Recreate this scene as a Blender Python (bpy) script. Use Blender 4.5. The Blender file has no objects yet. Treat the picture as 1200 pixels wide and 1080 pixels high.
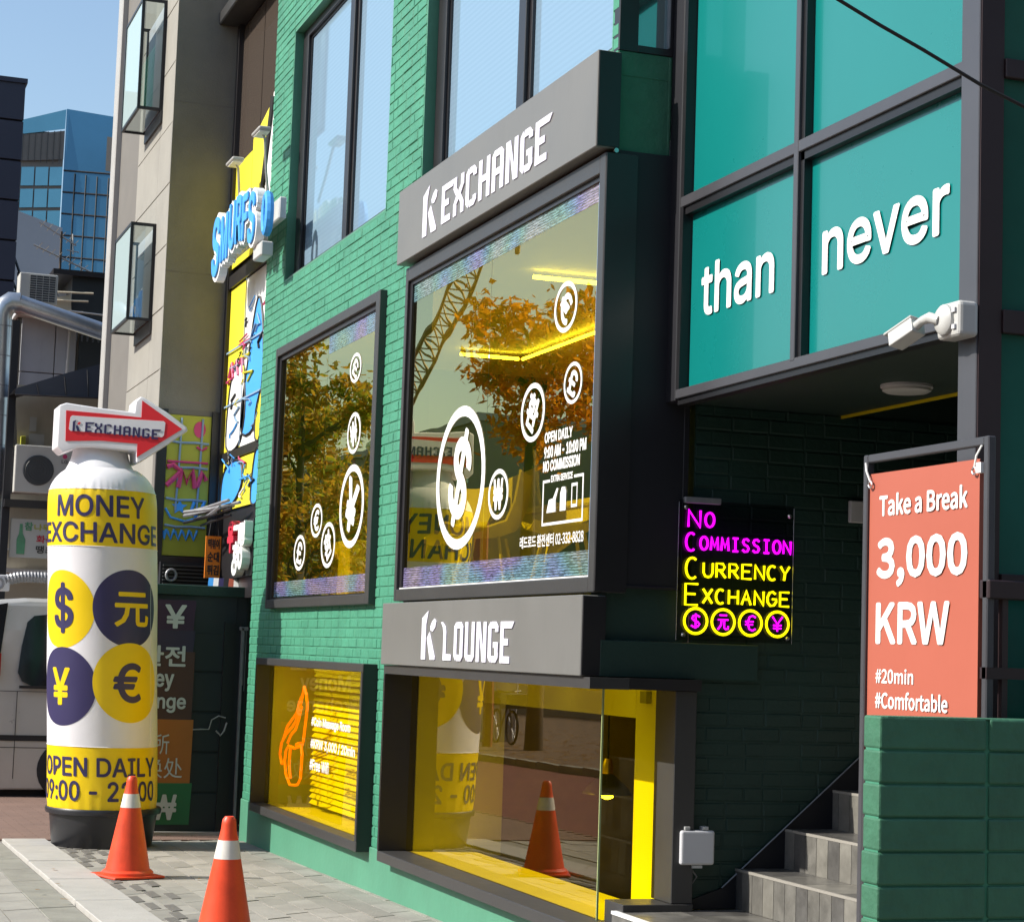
import bpy, math, random
from mathutils import Vector, Matrix
random.seed(7)
sc = bpy.context.scene
COL = sc.collection
R = math.radians

# ------------------------------------------------------------------ camera
cd = bpy.data.cameras.new("camera")
cam = bpy.data.objects.new("camera", cd); COL.objects.link(cam)
yaw, pit, rol = -1.23119197, 0.09517628, 0.03340961
f = Vector((math.sin(yaw)*math.cos(pit), math.cos(yaw)*math.cos(pit), math.sin(pit)))
r = Vector((math.cos(yaw), -math.sin(yaw), 0)); u = r.cross(f)
cr, cu_ = math.cos(rol), math.sin(rol)
rr = cr*r + cu_*u; uu = -cu_*r + cr*u
cam.matrix_world = Matrix(((rr.x, uu.x, -f.x, 0), (rr.y, uu.y, -f.y, 0), (rr.z, uu.z, -f.z, 1.6), (0, 0, 0, 1)))
cd.sensor_width = 36.0; cd.lens = 36.0*2357.6/1200.0
cd.clip_start = 0.1; cd.clip_end = 2000
sc.camera = cam

# ------------------------------------------------------------------ light
SUN = Vector((-0.12, -1.0, 0.76)).normalized()
el = math.asin(SUN.z); az = math.atan2(SUN.x, SUN.y)
w = bpy.data.worlds.new("World"); sc.world = w; w.use_nodes = True
nt = w.node_tree; nt.nodes.clear()
sky = nt.nodes.new('ShaderNodeTexSky'); sky.sky_type = 'NISHITA'; sky.sun_disc = False
sky.sun_elevation = el; sky.sun_rotation = az; sky.air_density = 1.25; sky.dust_density = 1.3; sky.ozone_density = 2.2
bg = nt.nodes.new('ShaderNodeBackground'); bg.inputs[1].default_value = 0.14
wo = nt.nodes.new('ShaderNodeOutputWorld')
nt.links.new(sky.outputs[0], bg.inputs[0]); nt.links.new(bg.outputs[0], wo.inputs[0])
sd = bpy.data.lights.new("sun", 'SUN'); sd.energy = 4.6; sd.angle = R(0.53); sd.color = (1.0, 0.95, 0.86)
sun = bpy.data.objects.new("sun", sd); COL.objects.link(sun)
sun.rotation_euler = SUN.to_track_quat('Z', 'Y').to_euler(); sun.location = (0, -20, 20)
sc.view_settings.view_transform = 'Standard'; sc.view_settings.look = 'None'
sc.view_settings.exposure = 0.42; sc.view_settings.gamma = 1.0
sc.view_settings.use_curve_mapping = False
sc.render.engine = 'CYCLES'
sc.cycles.max_bounces = 8; sc.cycles.transparent_max_bounces = 16; sc.cycles.glossy_bounces = 4
sc.cycles.use_denoising = True; sc.cycles.caustics_reflective = False; sc.cycles.caustics_refractive = False

# ------------------------------------------------------------------ materials
def mat(name, color, rough=0.6, metal=0.0, emis=None, es=1.0, var=0.12, vscale=3.0, bump=0.0, bscale=60.0, spec=0.5, dirt=0.0, streak=False, coat=0.0):
    m = bpy.data.materials.new(name); m.use_nodes = True
    n = m.node_tree; b = n.nodes['Principled BSDF']
    b.inputs['Roughness'].default_value = rough; b.inputs['Metallic'].default_value = metal
    b.inputs['Specular IOR Level'].default_value = spec
    b.inputs['Coat Weight'].default_value = coat
    c = (*color, 1)
    if var > 0:
        tc = n.nodes.new('ShaderNodeNewGeometry')
        mp = n.nodes.new('ShaderNodeMapping')
        if streak: mp.inputs['Scale'].default_value = (6, 6, 0.5)
        n.links.new(tc.outputs['Position'], mp.inputs[0])
        nz = n.nodes.new('ShaderNodeTexNoise'); nz.inputs['Scale'].default_value = vscale; nz.inputs['Detail'].default_value = 8
        nz.inputs['Roughness'].default_value = 0.65
        n.links.new(mp.outputs[0], nz.inputs['Vector'])
        rp = n.nodes.new('ShaderNodeValToRGB')
        rp.color_ramp.elements[0].position = 0.25; rp.color_ramp.elements[1].position = 0.75
        rp.color_ramp.elements[0].color = (*[x*(1-var) for x in color], 1)
        rp.color_ramp.elements[1].color = (*[min(1, x*(1+var*0.8)) for x in color], 1)
        n.links.new(nz.outputs[0], rp.inputs[0])
        out = rp.outputs[0]
        if dirt > 0:
            n2 = n.nodes.new('ShaderNodeTexNoise'); n2.inputs['Scale'].default_value = 1.3; n2.inputs['Detail'].default_value = 10
            n2.inputs['Roughness'].default_value = 0.75
            mp2 = n.nodes.new('ShaderNodeMapping'); mp2.inputs['Scale'].default_value = (3.5, 3.5, 0.9); n.links.new(tc.outputs['Position'], mp2.inputs[0]); n.links.new(mp2.outputs[0], n2.inputs['Vector'])
            r2 = n.nodes.new('ShaderNodeValToRGB'); r2.color_ramp.elements[0].position = 0.5; r2.color_ramp.elements[1].position = 0.72
            n.links.new(n2.outputs[0], r2.inputs[0])
            mu = n.nodes.new('ShaderNodeMath'); mu.operation = 'MULTIPLY'; mu.inputs[1].default_value = dirt
            n.links.new(r2.outputs[0], mu.inputs[0])
            mx = n.nodes.new('ShaderNodeMixRGB'); mx.inputs[2].default_value = (*[x*0.45+0.01 for x in color], 1)
            n.links.new(mu.outputs[0], mx.inputs[0]); n.links.new(out, mx.inputs[1]); out = mx.outputs[0]
        n.links.new(out, b.inputs['Base Color'])
        rm = n.nodes.new('ShaderNodeMapRange'); rm.inputs[3].default_value = max(0, rough-0.08); rm.inputs[4].default_value = min(1, rough+0.1)
        n.links.new(nz.outputs[0], rm.inputs[0]); n.links.new(rm.outputs[0], b.inputs['Roughness'])
        if bump > 0:
            nb = n.nodes.new('ShaderNodeTexNoise'); nb.inputs['Scale'].default_value = bscale; nb.inputs['Detail'].default_value = 5
            n.links.new(tc.outputs['Position'], nb.inputs['Vector'])
            bp = n.nodes.new('ShaderNodeBump'); bp.inputs['Strength'].default_value = bump; bp.inputs['Distance'].default_value = 0.006
            n.links.new(nb.outputs[0], bp.inputs['Height']); n.links.new(bp.outputs[0], b.inputs['Normal'])
    else:
        b.inputs['Base Color'].default_value = c
    if emis:
        b.inputs['Emission Color'].default_value = (*emis, 1); b.inputs['Emission Strength'].default_value = es
    return m

def glass(name, tint, refl=(1, 1, 1), f0=0.1, rough=0.0, wav=0.0):
    """thin pane: mirror (Schlick, the same from both sides) over tinted see-through film"""
    m = bpy.data.materials.new(name); m.use_nodes = True; n = m.node_tree; n.nodes.clear()
    o = n.nodes.new('ShaderNodeOutputMaterial'); mx = n.nodes.new('ShaderNodeMixShader')
    lw = n.nodes.new('ShaderNodeLayerWeight'); lw.inputs[0].default_value = 0.5
    pw = n.nodes.new('ShaderNodeMath'); pw.operation = 'POWER'; pw.inputs[1].default_value = 4.0
    mu = n.nodes.new('ShaderNodeMath'); mu.operation = 'MULTIPLY_ADD'; mu.inputs[1].default_value = 1-f0; mu.inputs[2].default_value = f0
    g = n.nodes.new('ShaderNodeBsdfGlossy'); g.inputs[0].default_value = (*refl, 1); g.inputs['Roughness'].default_value = rough
    t = n.nodes.new('ShaderNodeBsdfTransparent'); t.inputs[0].default_value = (*tint, 1)
    n.links.new(lw.outputs['Facing'], pw.inputs[0]); n.links.new(pw.outputs[0], mu.inputs[0]); n.links.new(mu.outputs[0], mx.inputs[0])
    n.links.new(t.outputs[0], mx.inputs[1]); n.links.new(g.outputs[0], mx.inputs[2]); n.links.new(mx.outputs[0], o.inputs[0])
    if wav > 0:
        tc = n.nodes.new('ShaderNodeTexCoord'); nz = n.nodes.new('ShaderNodeTexNoise'); nz.inputs['Scale'].default_value = 1.6; nz.inputs['Detail'].default_value = 1
        n.links.new(tc.outputs['Object'], nz.inputs['Vector'])
        bp = n.nodes.new('ShaderNodeBump'); bp.inputs['Strength'].default_value = wav; bp.inputs['Distance'].default_value = 0.02
        n.links.new(nz.outputs[0], bp.inputs['Height']); n.links.new(bp.outputs[0], g.inputs['Normal'])
    return m
def pane_y(x0, x1, y, z0, z1): return MB().quad((x0, y, z0), (x1, y, z0), (x1, y, z1), (x0, y, z1))
def pane_x(x, y0, y1, z0, z1): return MB().quad((x, y0, z0), (x, y1, z0), (x, y1, z1), (x, y0, z1))

GREEN = (0.062, 0.268, 0.165)
M = dict(
    green=mat('green_paint', GREEN, 0.5, var=0.20, vscale=3.5, bump=0.8, bscale=38, dirt=0.30, spec=0.4),
    greenjoint=mat('green_painted_joint', (0.050, 0.228, 0.138), 0.7, var=0.1, bump=0.4),
    greenflat=mat('green_plaster', (0.085, 0.275, 0.175), 0.5, var=0.10, vscale=2, bump=0.35, bscale=20, dirt=0.15),
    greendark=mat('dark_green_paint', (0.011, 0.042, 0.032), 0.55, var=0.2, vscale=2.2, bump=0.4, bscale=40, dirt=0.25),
    greenpost=mat('green_block_paint', (0.040, 0.150, 0.085), 0.65, var=0.22, vscale=6, bump=1.0, bscale=28, dirt=0.4),
    frame=mat('dark_grey_frame', (0.056, 0.055, 0.055), 0.38, var=0.10, vscale=4, bump=0.08, dirt=0.2, metal=0.2),
    frameblack=mat('black_frame', (0.020, 0.018, 0.020), 0.35, var=0.1),
    navyclad=mat('charcoal_cladding', (0.008, 0.008, 0.012), 0.55, var=0.2, vscale=1.2, dirt=0.2),
    signgrey=mat('sign_grey', (0.178, 0.175, 0.165), 0.42, metal=0.1, var=0.08, vscale=1.4, bump=0.05, dirt=0.14),
    whitelit=mat('lit_white_letter', (0.8, 0.78, 0.85), 0.4, emis=(0.85, 0.78, 1.0), es=0.18, var=0),
    white=mat('white_vinyl', (0.82, 0.82, 0.80), 0.5, var=0.03),
    whitepaint=mat('white_interior_paint', (0.80, 0.78, 0.72), 0.6, var=0.04),
    teal=mat('teal_film', (0.003, 0.185, 0.172), 0.28, var=0.06, vscale=0.7, coat=0.35),
    alu=mat('grey_aluminium', (0.088, 0.088, 0.098), 0.35, metal=0.35, var=0.08, vscale=3, dirt=0.15),
    aludark=mat('dark_frame_and_shade', (0.010, 0.010, 0.012), 0.4, var=0.08),  # near-black frame metal; also paints the shaded sides of the teal mullions
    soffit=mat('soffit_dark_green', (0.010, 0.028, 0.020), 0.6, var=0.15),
    gapglow=mat('painted_gap_glow', (0.78, 0.62, 0.01), 0.5, var=0.04),  # flat yellow that stands in for light at the soffit gap
    orange=mat('orange_banner', (0.43, 0.112, 0.070), 0.42, var=0.05, vscale=1.6, bump=0.1, bscale=8),
    cone=mat('cone_orange', (0.80, 0.072, 0.020), 0.42, var=0.16, vscale=9, dirt=0.35),
    reflect=mat('reflective_band', (0.72, 0.68, 0.62), 0.45, var=0.1, vscale=20, dirt=0.3),
    tile=mat('step_tile', (0.165, 0.158, 0.142), 0.30, var=0.5, vscale=8, bump=0.15, dirt=0.4),
    grout=mat('pale_grout', (0.30, 0.28, 0.245), 0.8, var=0.1),
    tubwhite=mat('inflatable_white', (0.80, 0.78, 0.80), 0.42, var=0.04, bump=0.35, bscale=5, dirt=0.06),
    tubyellow=mat('inflatable_yellow', (0.90, 0.62, 0.003), 0.40, var=0.05, bump=0.25, bscale=4),
    navy=mat('navy_print', (0.034, 0.028, 0.100), 0.45, var=0.05),
    red=mat('arrow_red', (0.78, 0.022, 0.030), 0.42, var=0.06),
    blackplastic=mat('black_plastic', (0.022, 0.022, 0.026), 0.35, var=0.2, vscale=5, dirt=0.2),
    magenta=mat('neon_magenta', (0.3, 0, 0.3), 0.5, emis=(0.85, 0.0, 0.95), es=1.3, var=0),
    neonyellow=mat('neon_yellow', (0.5, 0.45, 0), 0.5, emis=(1.0, 0.85, 0.0), es=1.25, var=0),
    neonorange=mat('neon_orange', (0.5, 0.2, 0), 0.5, emis=(1.0, 0.16, 0.005), es=1.3, var=0),
    led=mat('led_strip', (0.9, 0.9, 0.9), 0.5, emis=(1.0, 0.95, 0.75), es=8.0, var=0),
    bulb=mat('lit_bulb', (0.9, 0.9, 0.7), 0.5, emis=(1.0, 0.8, 0.45), es=12.0, var=0),
    plasticwhite=mat('off_white_plastic', (0.52, 0.52, 0.50), 0.35, var=0.06, dirt=0.1),
    greybox=mat('grey_enclosure', (0.62, 0.62, 0.64), 0.35, var=0.05),
    chrome=mat('steel', (0.6, 0.6, 0.62), 0.25, metal=1.0, var=0.05),
    galv=mat('galvanised_duct', (0.50, 0.52, 0.54), 0.32, metal=0.85, var=0.15, vscale=6),
    brown=mat('brown_railing', (0.030, 0.016, 0.018), 0.45, var=0.1),
    railglass=mat('green_glass_dark', (0.015, 0.125, 0.090), 0.12, var=0.35, vscale=0.8),
    concrete=mat('grey_concrete', (0.19, 0.18, 0.155), 0.85, var=0.24, vscale=1.0, bump=0.5, bscale=70, dirt=0.3),
    stone=mat('beige_stone', (0.30, 0.285, 0.25), 0.75, var=0.12, vscale=2, bump=0.25, bscale=40, dirt=0.18),
    stonedark=mat('dark_recess_stone', (0.16, 0.148, 0.132), 0.7, var=0.1),
    palepipe=mat('pale_pipe', (0.40, 0.39, 0.37), 0.5, var=0.08),
    yellowpr=mat('yellow_print', (0.76, 0.66, 0.035), 0.5, var=0.05),
    yellowdull=mat('dull_yellow_print', (0.42, 0.42, 0.035), 0.5, var=0.1),
    pinkpr=mat('pink_print', (0.60, 0.05, 0.17), 0.5, var=0.08),
    skyblue=mat('light_blue_print', (0.06, 0.36, 0.86), 0.5, var=0.04),
    paleblue=mat('pale_blue_print', (0.24, 0.36, 0.50), 0.5, var=0.1),
    blackprint=mat('black_print', (0.015, 0.015, 0.018), 0.5, var=0.05),
    orangesign=mat('orange_sign', (0.90, 0.24, 0.012), 0.5, var=0.04),
    redpr=mat('red_print', (0.55, 0.02, 0.05), 0.5, var=0.05),
    vanpaint=mat('silver_van_paint', (0.55, 0.54, 0.50), 0.28, metal=0.25, var=0.08, vscale=1, coat=0.7, dirt=0.1),
    vanglass=mat('van_dark_glass', (0.010, 0.011, 0.014), 0.06, var=0),
    rubber=mat('rubber', (0.02, 0.02, 0.02), 0.8, var=0.1),
    darktower=mat('dark_tower_cladding', (0.030, 0.033, 0.055), 0.45, var=0.15, vscale=0.4),
    towerglass=mat('tower_glass', (0.17, 0.38, 0.47), 0.08, metal=0.75, var=0.18, vscale=0.15),
    towerglassd=mat('tower_glass_side', (0.035, 0.12, 0.21), 0.1, metal=0.6, var=0.2, vscale=0.12),
    towermech=mat('tower_louvre', (0.17, 0.16, 0.15), 0.6, var=0.1),
    towergrey=mat('pale_grey_panel', (0.30, 0.33, 0.38), 0.5, var=0.1, vscale=0.3),
    greywall=mat('grey_wall_panel', (0.36, 0.37, 0.40), 0.6, var=0.12, vscale=1.2, dirt=0.25),
    beige=mat('beige_wall', (0.50, 0.44, 0.33), 0.7, var=0.14, vscale=1.5, dirt=0.25),
    awning=mat('navy_awning', (0.045, 0.055, 0.075), 0.65, var=0.15, bump=0.2, bscale=8),
    accase=mat('aircon_case', (0.50, 0.49, 0.45), 0.5, var=0.06, dirt=0.15),
    acdark=mat('aircon_grille', (0.05, 0.055, 0.06), 0.5, var=0.1),
    bottle=mat('green_bottle', (0.10, 0.30, 0.16), 0.4, var=0.2, vscale=10),
    bark=mat('bark', (0.075, 0.055, 0.04), 0.85, var=0.3, vscale=8, bump=0.8, bscale=20),
    bike=mat('bicycle_black', (0.02, 0.02, 0.02), 0.4, var=0.1),
    crane=mat('crane_yellow', (0.40, 0.28, 0.09), 0.6, var=0.1),
    office=mat('grey_office_wall', (0.20, 0.19, 0.17), 0.7, var=0.15, vscale=0.5),
    wood=mat('brown_wood', (0.27, 0.22, 0.13), 0.5, var=0.25, vscale=6),
    curtain=mat('brown_curtain', (0.22, 0.13, 0.06), 0.8, var=0.2, vscale=4),
    chair=mat('cream_chair', (0.78, 0.74, 0.60), 0.45, var=0.05),
    plant=mat('houseplant_leaf', (0.18, 0.30, 0.04), 0.5, var=0.2, vscale=20),
    doorblack=mat('charcoal_door', (0.020, 0.026, 0.030), 0.5, var=0.2, vscale=3),
    alum=mat('weathered_aluminium', (0.30, 0.30, 0.31), 0.45, metal=0.4, var=0.2, vscale=12),
)
M['tile2'] = mat('step_tile_dark', (0.11, 0.106, 0.10), 0.3, var=0.5, vscale=9, bump=0.15, dirt=0.45)
M['tile3'] = mat('step_tile_pale', (0.215, 0.205, 0.18), 0.3, var=0.4, vscale=7, bump=0.15, dirt=0.3)
def rtile(): return M[rng.choice(('tile', 'tile', 'tile2', 'tile3'))]
M['ground'] = mat('pavement_base', (0.17, 0.155, 0.135), 0.85, var=0.15, vscale=3, bump=0.5, bscale=60)
M['paver'] = mat('grey_paver', (0.285, 0.27, 0.235), 0.8, var=0.22, vscale=2.6, bump=0.6, bscale=70, dirt=0.35)
M['paver2'] = mat('pale_grey_paver', (0.345, 0.325, 0.285), 0.8, var=0.20, vscale=3.1, bump=0.6, bscale=70, dirt=0.3)
M['paverdark'] = mat('dark_paver', (0.15, 0.14, 0.125), 0.8, var=0.15, vscale=6, bump=0.5)
M['kerb'] = mat('pale_kerb_slab', (0.44, 0.42, 0.385), 0.75, var=0.14, vscale=3, bump=0.5, bscale=60, dirt=0.2)
M['channel'] = mat('grey_channel_slab', (0.27, 0.26, 0.22), 0.8, var=0.22, vscale=4, bump=0.5, dirt=0.3)
M['road'] = mat('dark_red_road', (0.17, 0.048, 0.036), 0.8, var=0.22, vscale=1.2, bump=0.4, bscale=30, dirt=0.3)
M['roadbrick'] = mat('brown_road_brick', (0.20, 0.125, 0.095), 0.85, var=0.2, vscale=2.5, bump=0.4)
M['farpave'] = mat('far_pavement', (0.15, 0.095, 0.058), 0.85, var=0.35, vscale=3.0, bump=0.5, bscale=10)

M['film'] = glass('yellow_film_glass', (0.93, 0.76, 0.03), (0.95, 0.88, 0.55), f0=0.31, wav=0.04)
M['filmlow'] = glass('yellow_film_glass_shopfront', (0.96, 0.80, 0.02), (0.95, 0.85, 0.66), f0=0.13, wav=0.02)
M['filmside'] = glass('yellow_film_glass_side', (0.96, 0.84, 0.02), (0.9, 0.85, 0.6), f0=0.05)
M['filmleft'] = glass('yellow_film_glass_plain', (0.97, 0.82, 0.01), (0.9, 0.8, 0.5), f0=0.03)
M['acrylic'] = glass('clear_acrylic', (0.45, 0.45, 0.47), f0=0.03)
M['bayglass'] = glass('bay_glass', (0.62, 0.68, 0.66), (0.85, 0.95, 0.98), f0=0.15)
M['edgeglass'] = mat('glass_edge', (0.35, 0.42, 0.18), 0.2, var=0)

def mirrorpane(name, base, fac, refl, stripes=True):
    m = bpy.data.materials.new(name); m.use_nodes = True; n = m.node_tree; n.nodes.clear()
    o = n.nodes.new('ShaderNodeOutputMaterial'); mx = n.nodes.new('ShaderNodeMixShader'); mx.inputs[0].default_value = fac
    d = n.nodes.new('ShaderNodeBsdfDiffuse'); g = n.nodes.new('ShaderNodeBsdfGlossy'); g.inputs['Roughness'].default_value = 0.03
    g.inputs[0].default_value = (*refl, 1); d.inputs[0].default_value = (*base, 1)
    if stripes:
        tc = n.nodes.new('ShaderNodeTexCoord'); wv = n.nodes.new('ShaderNodeTexWave'); wv.bands_direction = 'Z'; wv.inputs['Scale'].default_value = 9.0
        wv.inputs['Distortion'].default_value = 0.1
        n.links.new(tc.outputs['Object'], wv.inputs['Vector']); rp = n.nodes.new('ShaderNodeValToRGB')
        rp.color_ramp.elements[0].color = (*[x*0.93 for x in base], 1); rp.color_ramp.elements[1].color = (*base, 1)
        n.links.new(wv.outputs[0], rp.inputs[0]); n.links.new(rp.outputs[0], d.inputs[0])
    n.links.new(d.outputs[0], mx.inputs[1]); n.links.new(g.outputs[0], mx.inputs[2]); n.links.new(mx.outputs[0], o.inputs[0])
    return m
M['skypane'] = mirrorpane('painted_sky_blind_pane', (0.235, 0.345, 0.45), 0.30, (0.75, 0.95, 1.0))  # blue base colour paints the reflected sky; stripes are faint blinds
M['baypale'] = mirrorpane('painted_sky_bay_pane', (0.42, 0.53, 0.54), .3, (0.8, .95, 1.0), False)  # pale base colour paints the sky reflected in the bay front
M['smallpane'] = mirrorpane('dark_reflective_pane', (0.05, 0.10, 0.10), 0.4, (0.8, 1, 1), False)

def holo():
    m = bpy.data.materials.new('holographic_film'); m.use_nodes = True; n = m.node_tree; n.nodes.clear()
    o = n.nodes.new('ShaderNodeOutputMaterial'); mx = n.nodes.new('ShaderNodeMixShader'); mx.inputs[0].default_value = 0.66
    t = n.nodes.new('ShaderNodeBsdfTransparent'); b = n.nodes.new('ShaderNodeBsdfPrincipled')
    tc = n.nodes.new('ShaderNodeTexCoord')
    mp = n.nodes.new('ShaderNodeMapping'); mp.inputs['Scale'].default_value = (7, 1, 110)
    nz = n.nodes.new('ShaderNodeTexNoise'); nz.inputs['Scale'].default_value = 3.0; nz.inputs['Detail'].default_value = 3
    n.links.new(tc.outputs['Object'], mp.inputs[0]); n.links.new(mp.outputs[0], nz.inputs['Vector'])
    n2 = n.nodes.new('ShaderNodeTexNoise'); n2.inputs['Scale'].default_value = 1.6; n2.inputs['Detail'].default_value = 1
    n.links.new(tc.outputs['Object'], n2.inputs['Vector'])
    rp = n.nodes.new('ShaderNodeValToRGB'); cr_ = rp.color_ramp
    cols = [(0.30, (0.50, 0.55, 0.58)), (0.42, (0.30, 0.55, 0.50)), (0.5, (0.28, 0.50, 0.72)), (0.58, (0.36, 0.32, 0.72)), (0.68, (0.55, 0.45, 0.62))]
    cr_.elements[0].position = cols[0][0]; cr_.elements[0].color = (*cols[0][1], 1)
    cr_.elements[1].position = cols[-1][0]; cr_.elements[1].color = (*cols[-1][1], 1)
    for p, c in cols[1:-1]:
        e = cr_.elements.new(p); e.color = (*c, 1)
    n.links.new(n2.outputs[0], rp.inputs[0])
    mr = n.nodes.new('ShaderNodeValToRGB'); mr.color_ramp.elements[0].position = 0.42; mr.color_ramp.elements[1].position = 0.56
    mr.color_ramp.elements[0].color = (0.25, 0.25, 0.25, 1); mr.color_ramp.elements[1].color = (1.0, 1.0, 1.0, 1)
    n.links.new(nz.outputs[0], mr.inputs[0])
    wv = n.nodes.new('ShaderNodeTexWave'); wv.bands_direction = 'Z'; wv.inputs['Scale'].default_value = 22; wv.inputs['Distortion'].default_value = 1.2; wv.inputs['Detail'].default_value = 2
    n.links.new(tc.outputs['Object'], wv.inputs['Vector'])
    m3 = n.nodes.new('ShaderNodeMath'); m3.operation = 'MULTIPLY_ADD'; m3.inputs[1].default_value = 0.55; m3.inputs[2].default_value = 0.28
    n.links.new(wv.outputs['Fac'], m3.inputs[0]); n.links.new(m3.outputs[0], mx.inputs[0])
    mm = n.nodes.new('ShaderNodeMixRGB'); mm.blend_type = 'MULTIPLY'; mm.inputs[0].default_value = 1
    n.links.new(rp.outputs[0], mm.inputs[1]); n.links.new(mr.outputs[0], mm.inputs[2])
    n.links.new(mm.outputs[0], b.inputs['Base Color']); b.inputs['Roughness'].default_value = 0.4; b.inputs['Metallic'].default_value = 0.3
    n.links.new(t.outputs[0], mx.inputs[1]); n.links.new(b.outputs[0], mx.inputs[2]); n.links.new(mx.outputs[0], o.inputs[0])
    return m
M['holo'] = holo()

def leafmat(name, stops):
    m = bpy.data.materials.new(name); m.use_nodes = True; n = m.node_tree; b = n.nodes['Principled BSDF']; b.inputs['Roughness'].default_value = 0.6
    at = n.nodes.new('ShaderNodeTexCoord'); nz = n.nodes.new('ShaderNodeTexNoise'); nz.inputs['Scale'].default_value = 0.9; nz.inputs['Detail'].default_value = 6
    nz.inputs['Roughness'].default_value = 0.8
    n.links.new(at.outputs['Object'], nz.inputs['Vector']); rp = n.nodes.new('ShaderNodeValToRGB')
    rp.color_ramp.elements[0].position = 0.36; rp.color_ramp.elements[1].position = 0.64
    rp.color_ramp.elements[0].color = (*stops[0], 1); rp.color_ramp.elements[1].color = (*stops[-1], 1)
    for i, s in enumerate(stops[1:-1]):
        e = rp.color_ramp.elements.new(0.36+0.28*(i+1)/(len(stops)-1)); e.color = (*s, 1)
    n.links.new(nz.outputs[0], rp.inputs[0]); n.links.new(rp.outputs[0], b.inputs['Base Color'])
    tr = n.nodes.new('ShaderNodeBsdfTranslucent'); mx = n.nodes.new('ShaderNodeMixShader'); mx.inputs[0].default_value = 0.6
    n.links.new(rp.outputs[0], tr.inputs[0]); n.links.new(b.outputs[0], mx.inputs[1]); n.links.new(tr.outputs[0], mx.inputs[2])
    n.links.new(mx.outputs[0], n.nodes['Material Output'].inputs[0])
    return m
M['leaforange'] = leafmat('autumn_orange_leaf', [(0.20, 0.16, 0.015), (0.70, 0.24, 0.015), (0.85, 0.38, 0.02)])
M['leafmix'] = leafmat('green_gold_leaf', [(0.07, 0.11, 0.02), (0.34, 0.36, 0.03), (0.62, 0.30, 0.03), (0.14, 0.22, 0.03), (0.40, 0.36, 0.04)])
M['leaffall'] = leafmat('fallen_leaf', [(0.30, 0.16, 0.05), (0.45, 0.27, 0.10), (0.22, 0.10, 0.03)])

# ------------------------------------------------------------------ mesh helpers
def G(x): return 0.0135*(x+16.3)

class MB:
    def __init__(s): s.v = []; s.f = []; s.m = []; s.mi = 0
    def add(s, vs, fs):
        b = len(s.v); s.v += [tuple(p) for p in vs]; s.f += [tuple(i+b for i in q) for q in fs]; s.m += [s.mi]*len(fs); return s
    def box(s, a, b):
        x0, x1 = sorted((a[0], b[0])); y0, y1 = sorted((a[1], b[1])); z0, z1 = sorted((a[2], b[2]))
        return s.add([(x0,y0,z0),(x1,y0,z0),(x1,y1,z0),(x0,y1,z0),(x0,y0,z1),(x1,y0,z1),(x1,y1,z1),(x0,y1,z1)],
                     [(0,3,2,1),(4,5,6,7),(0,1,5,4),(1,2,6,5),(2,3,7,6),(3,0,4,7)])
    def quad(s, *p): return s.add(p, [tuple(range(len(p)))])
    def prism(s, pts, d):
        """closed polygon pts (3D, planar) extruded by vector d (ngon caps)"""
        n = len(pts); d = Vector(d); a = [Vector(p) for p in pts]; b = [p+d for p in a]
        return s.add(a+b, [tuple(reversed(range(n))), tuple(range(n, 2*n))]+[(i, (i+1) % n, (i+1) % n+n, i+n) for i in range(n)])
    def tube(s, pts, rad, n=8, closed=False):
        pts = [Vector(p) for p in pts]; L = len(pts); rings = []
        rads = rad if isinstance(rad, (list, tuple)) else [rad]*L
        up = Vector((0, 0, 1)); prev = None
        for i, p in enumerate(pts):
            if closed: t = pts[(i+1) % L]-pts[i-1]
            else: t = (pts[min(i+1, L-1)]-pts[max(i-1, 0)])
            if t.length < 1e-9: t = Vector((0, 0, 1))
            t.normalize()
            if prev is None:
                a = t.cross(up)
                if a.length < 1e-3: a = t.cross(Vector((1, 0, 0)))
            else:
                a = prev - t*prev.dot(t)
                if a.length < 1e-6: a = t.cross(up)
            a.normalize(); prev = a; b = t.cross(a)
            rings.append([p+(a*math.cos(2*math.pi*k/n)+b*math.sin(2*math.pi*k/n))*rads[i] for k in range(n)])
        vs = [q for rg in rings for q in rg]; fs = []
        for i in range(L if closed else L-1):
            j = (i+1) % L
            for k in range(n): fs.append((i*n+k, i*n+(k+1) % n, j*n+(k+1) % n, j*n+k))
        if not closed: fs += [tuple(reversed(range(n))), tuple((L-1)*n+k for k in range(n))]
        return s.add(vs, fs)
    def lathe(s, prof, c, n=32, axis='z', caps=True):
        vs = []; fs = []
        for (rad, h) in prof:
            for k in range(n):
                a = 2*math.pi*k/n
                if axis == 'z': vs.append((c[0]+rad*math.cos(a), c[1]+rad*math.sin(a), c[2]+h))
                elif axis == 'x': vs.append((c[0]+h, c[1]+rad*math.cos(a), c[2]+rad*math.sin(a)))
                else: vs.append((c[0]+rad*math.cos(a), c[1]+h, c[2]+rad*math.sin(a)))
        L = len(prof)
        for i in range(L-1):
            for k in range(n): fs.append((i*n+k, i*n+(k+1) % n, (i+1)*n+(k+1) % n, (i+1)*n+k))
        if caps: fs += [tuple(reversed(range(n))), tuple((L-1)*n+k for k in range(n))]
        return s.add(vs, fs)
    def mesh(s, name, mats, smooth=False):
        me = bpy.data.meshes.new(name); me.from_pydata(s.v, [], s.f)
        for m in (mats if isinstance(mats, (list, tuple)) else [mats]): me.materials.append(m)
        if any(s.m): me.polygons.foreach_set('material_index', s.m)
        if smooth:
            me.polygons.foreach_set('use_smooth', [True]*len(me.polygons))
        me.validate(); me.update(); return me
    def build(s, name, mats, parent=None, bevel=0, smooth=False, segs=1, **kw):
        me = s.mesh(name, mats, smooth); return link(name, me, parent, bevel, segs, smooth, **kw)

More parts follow.
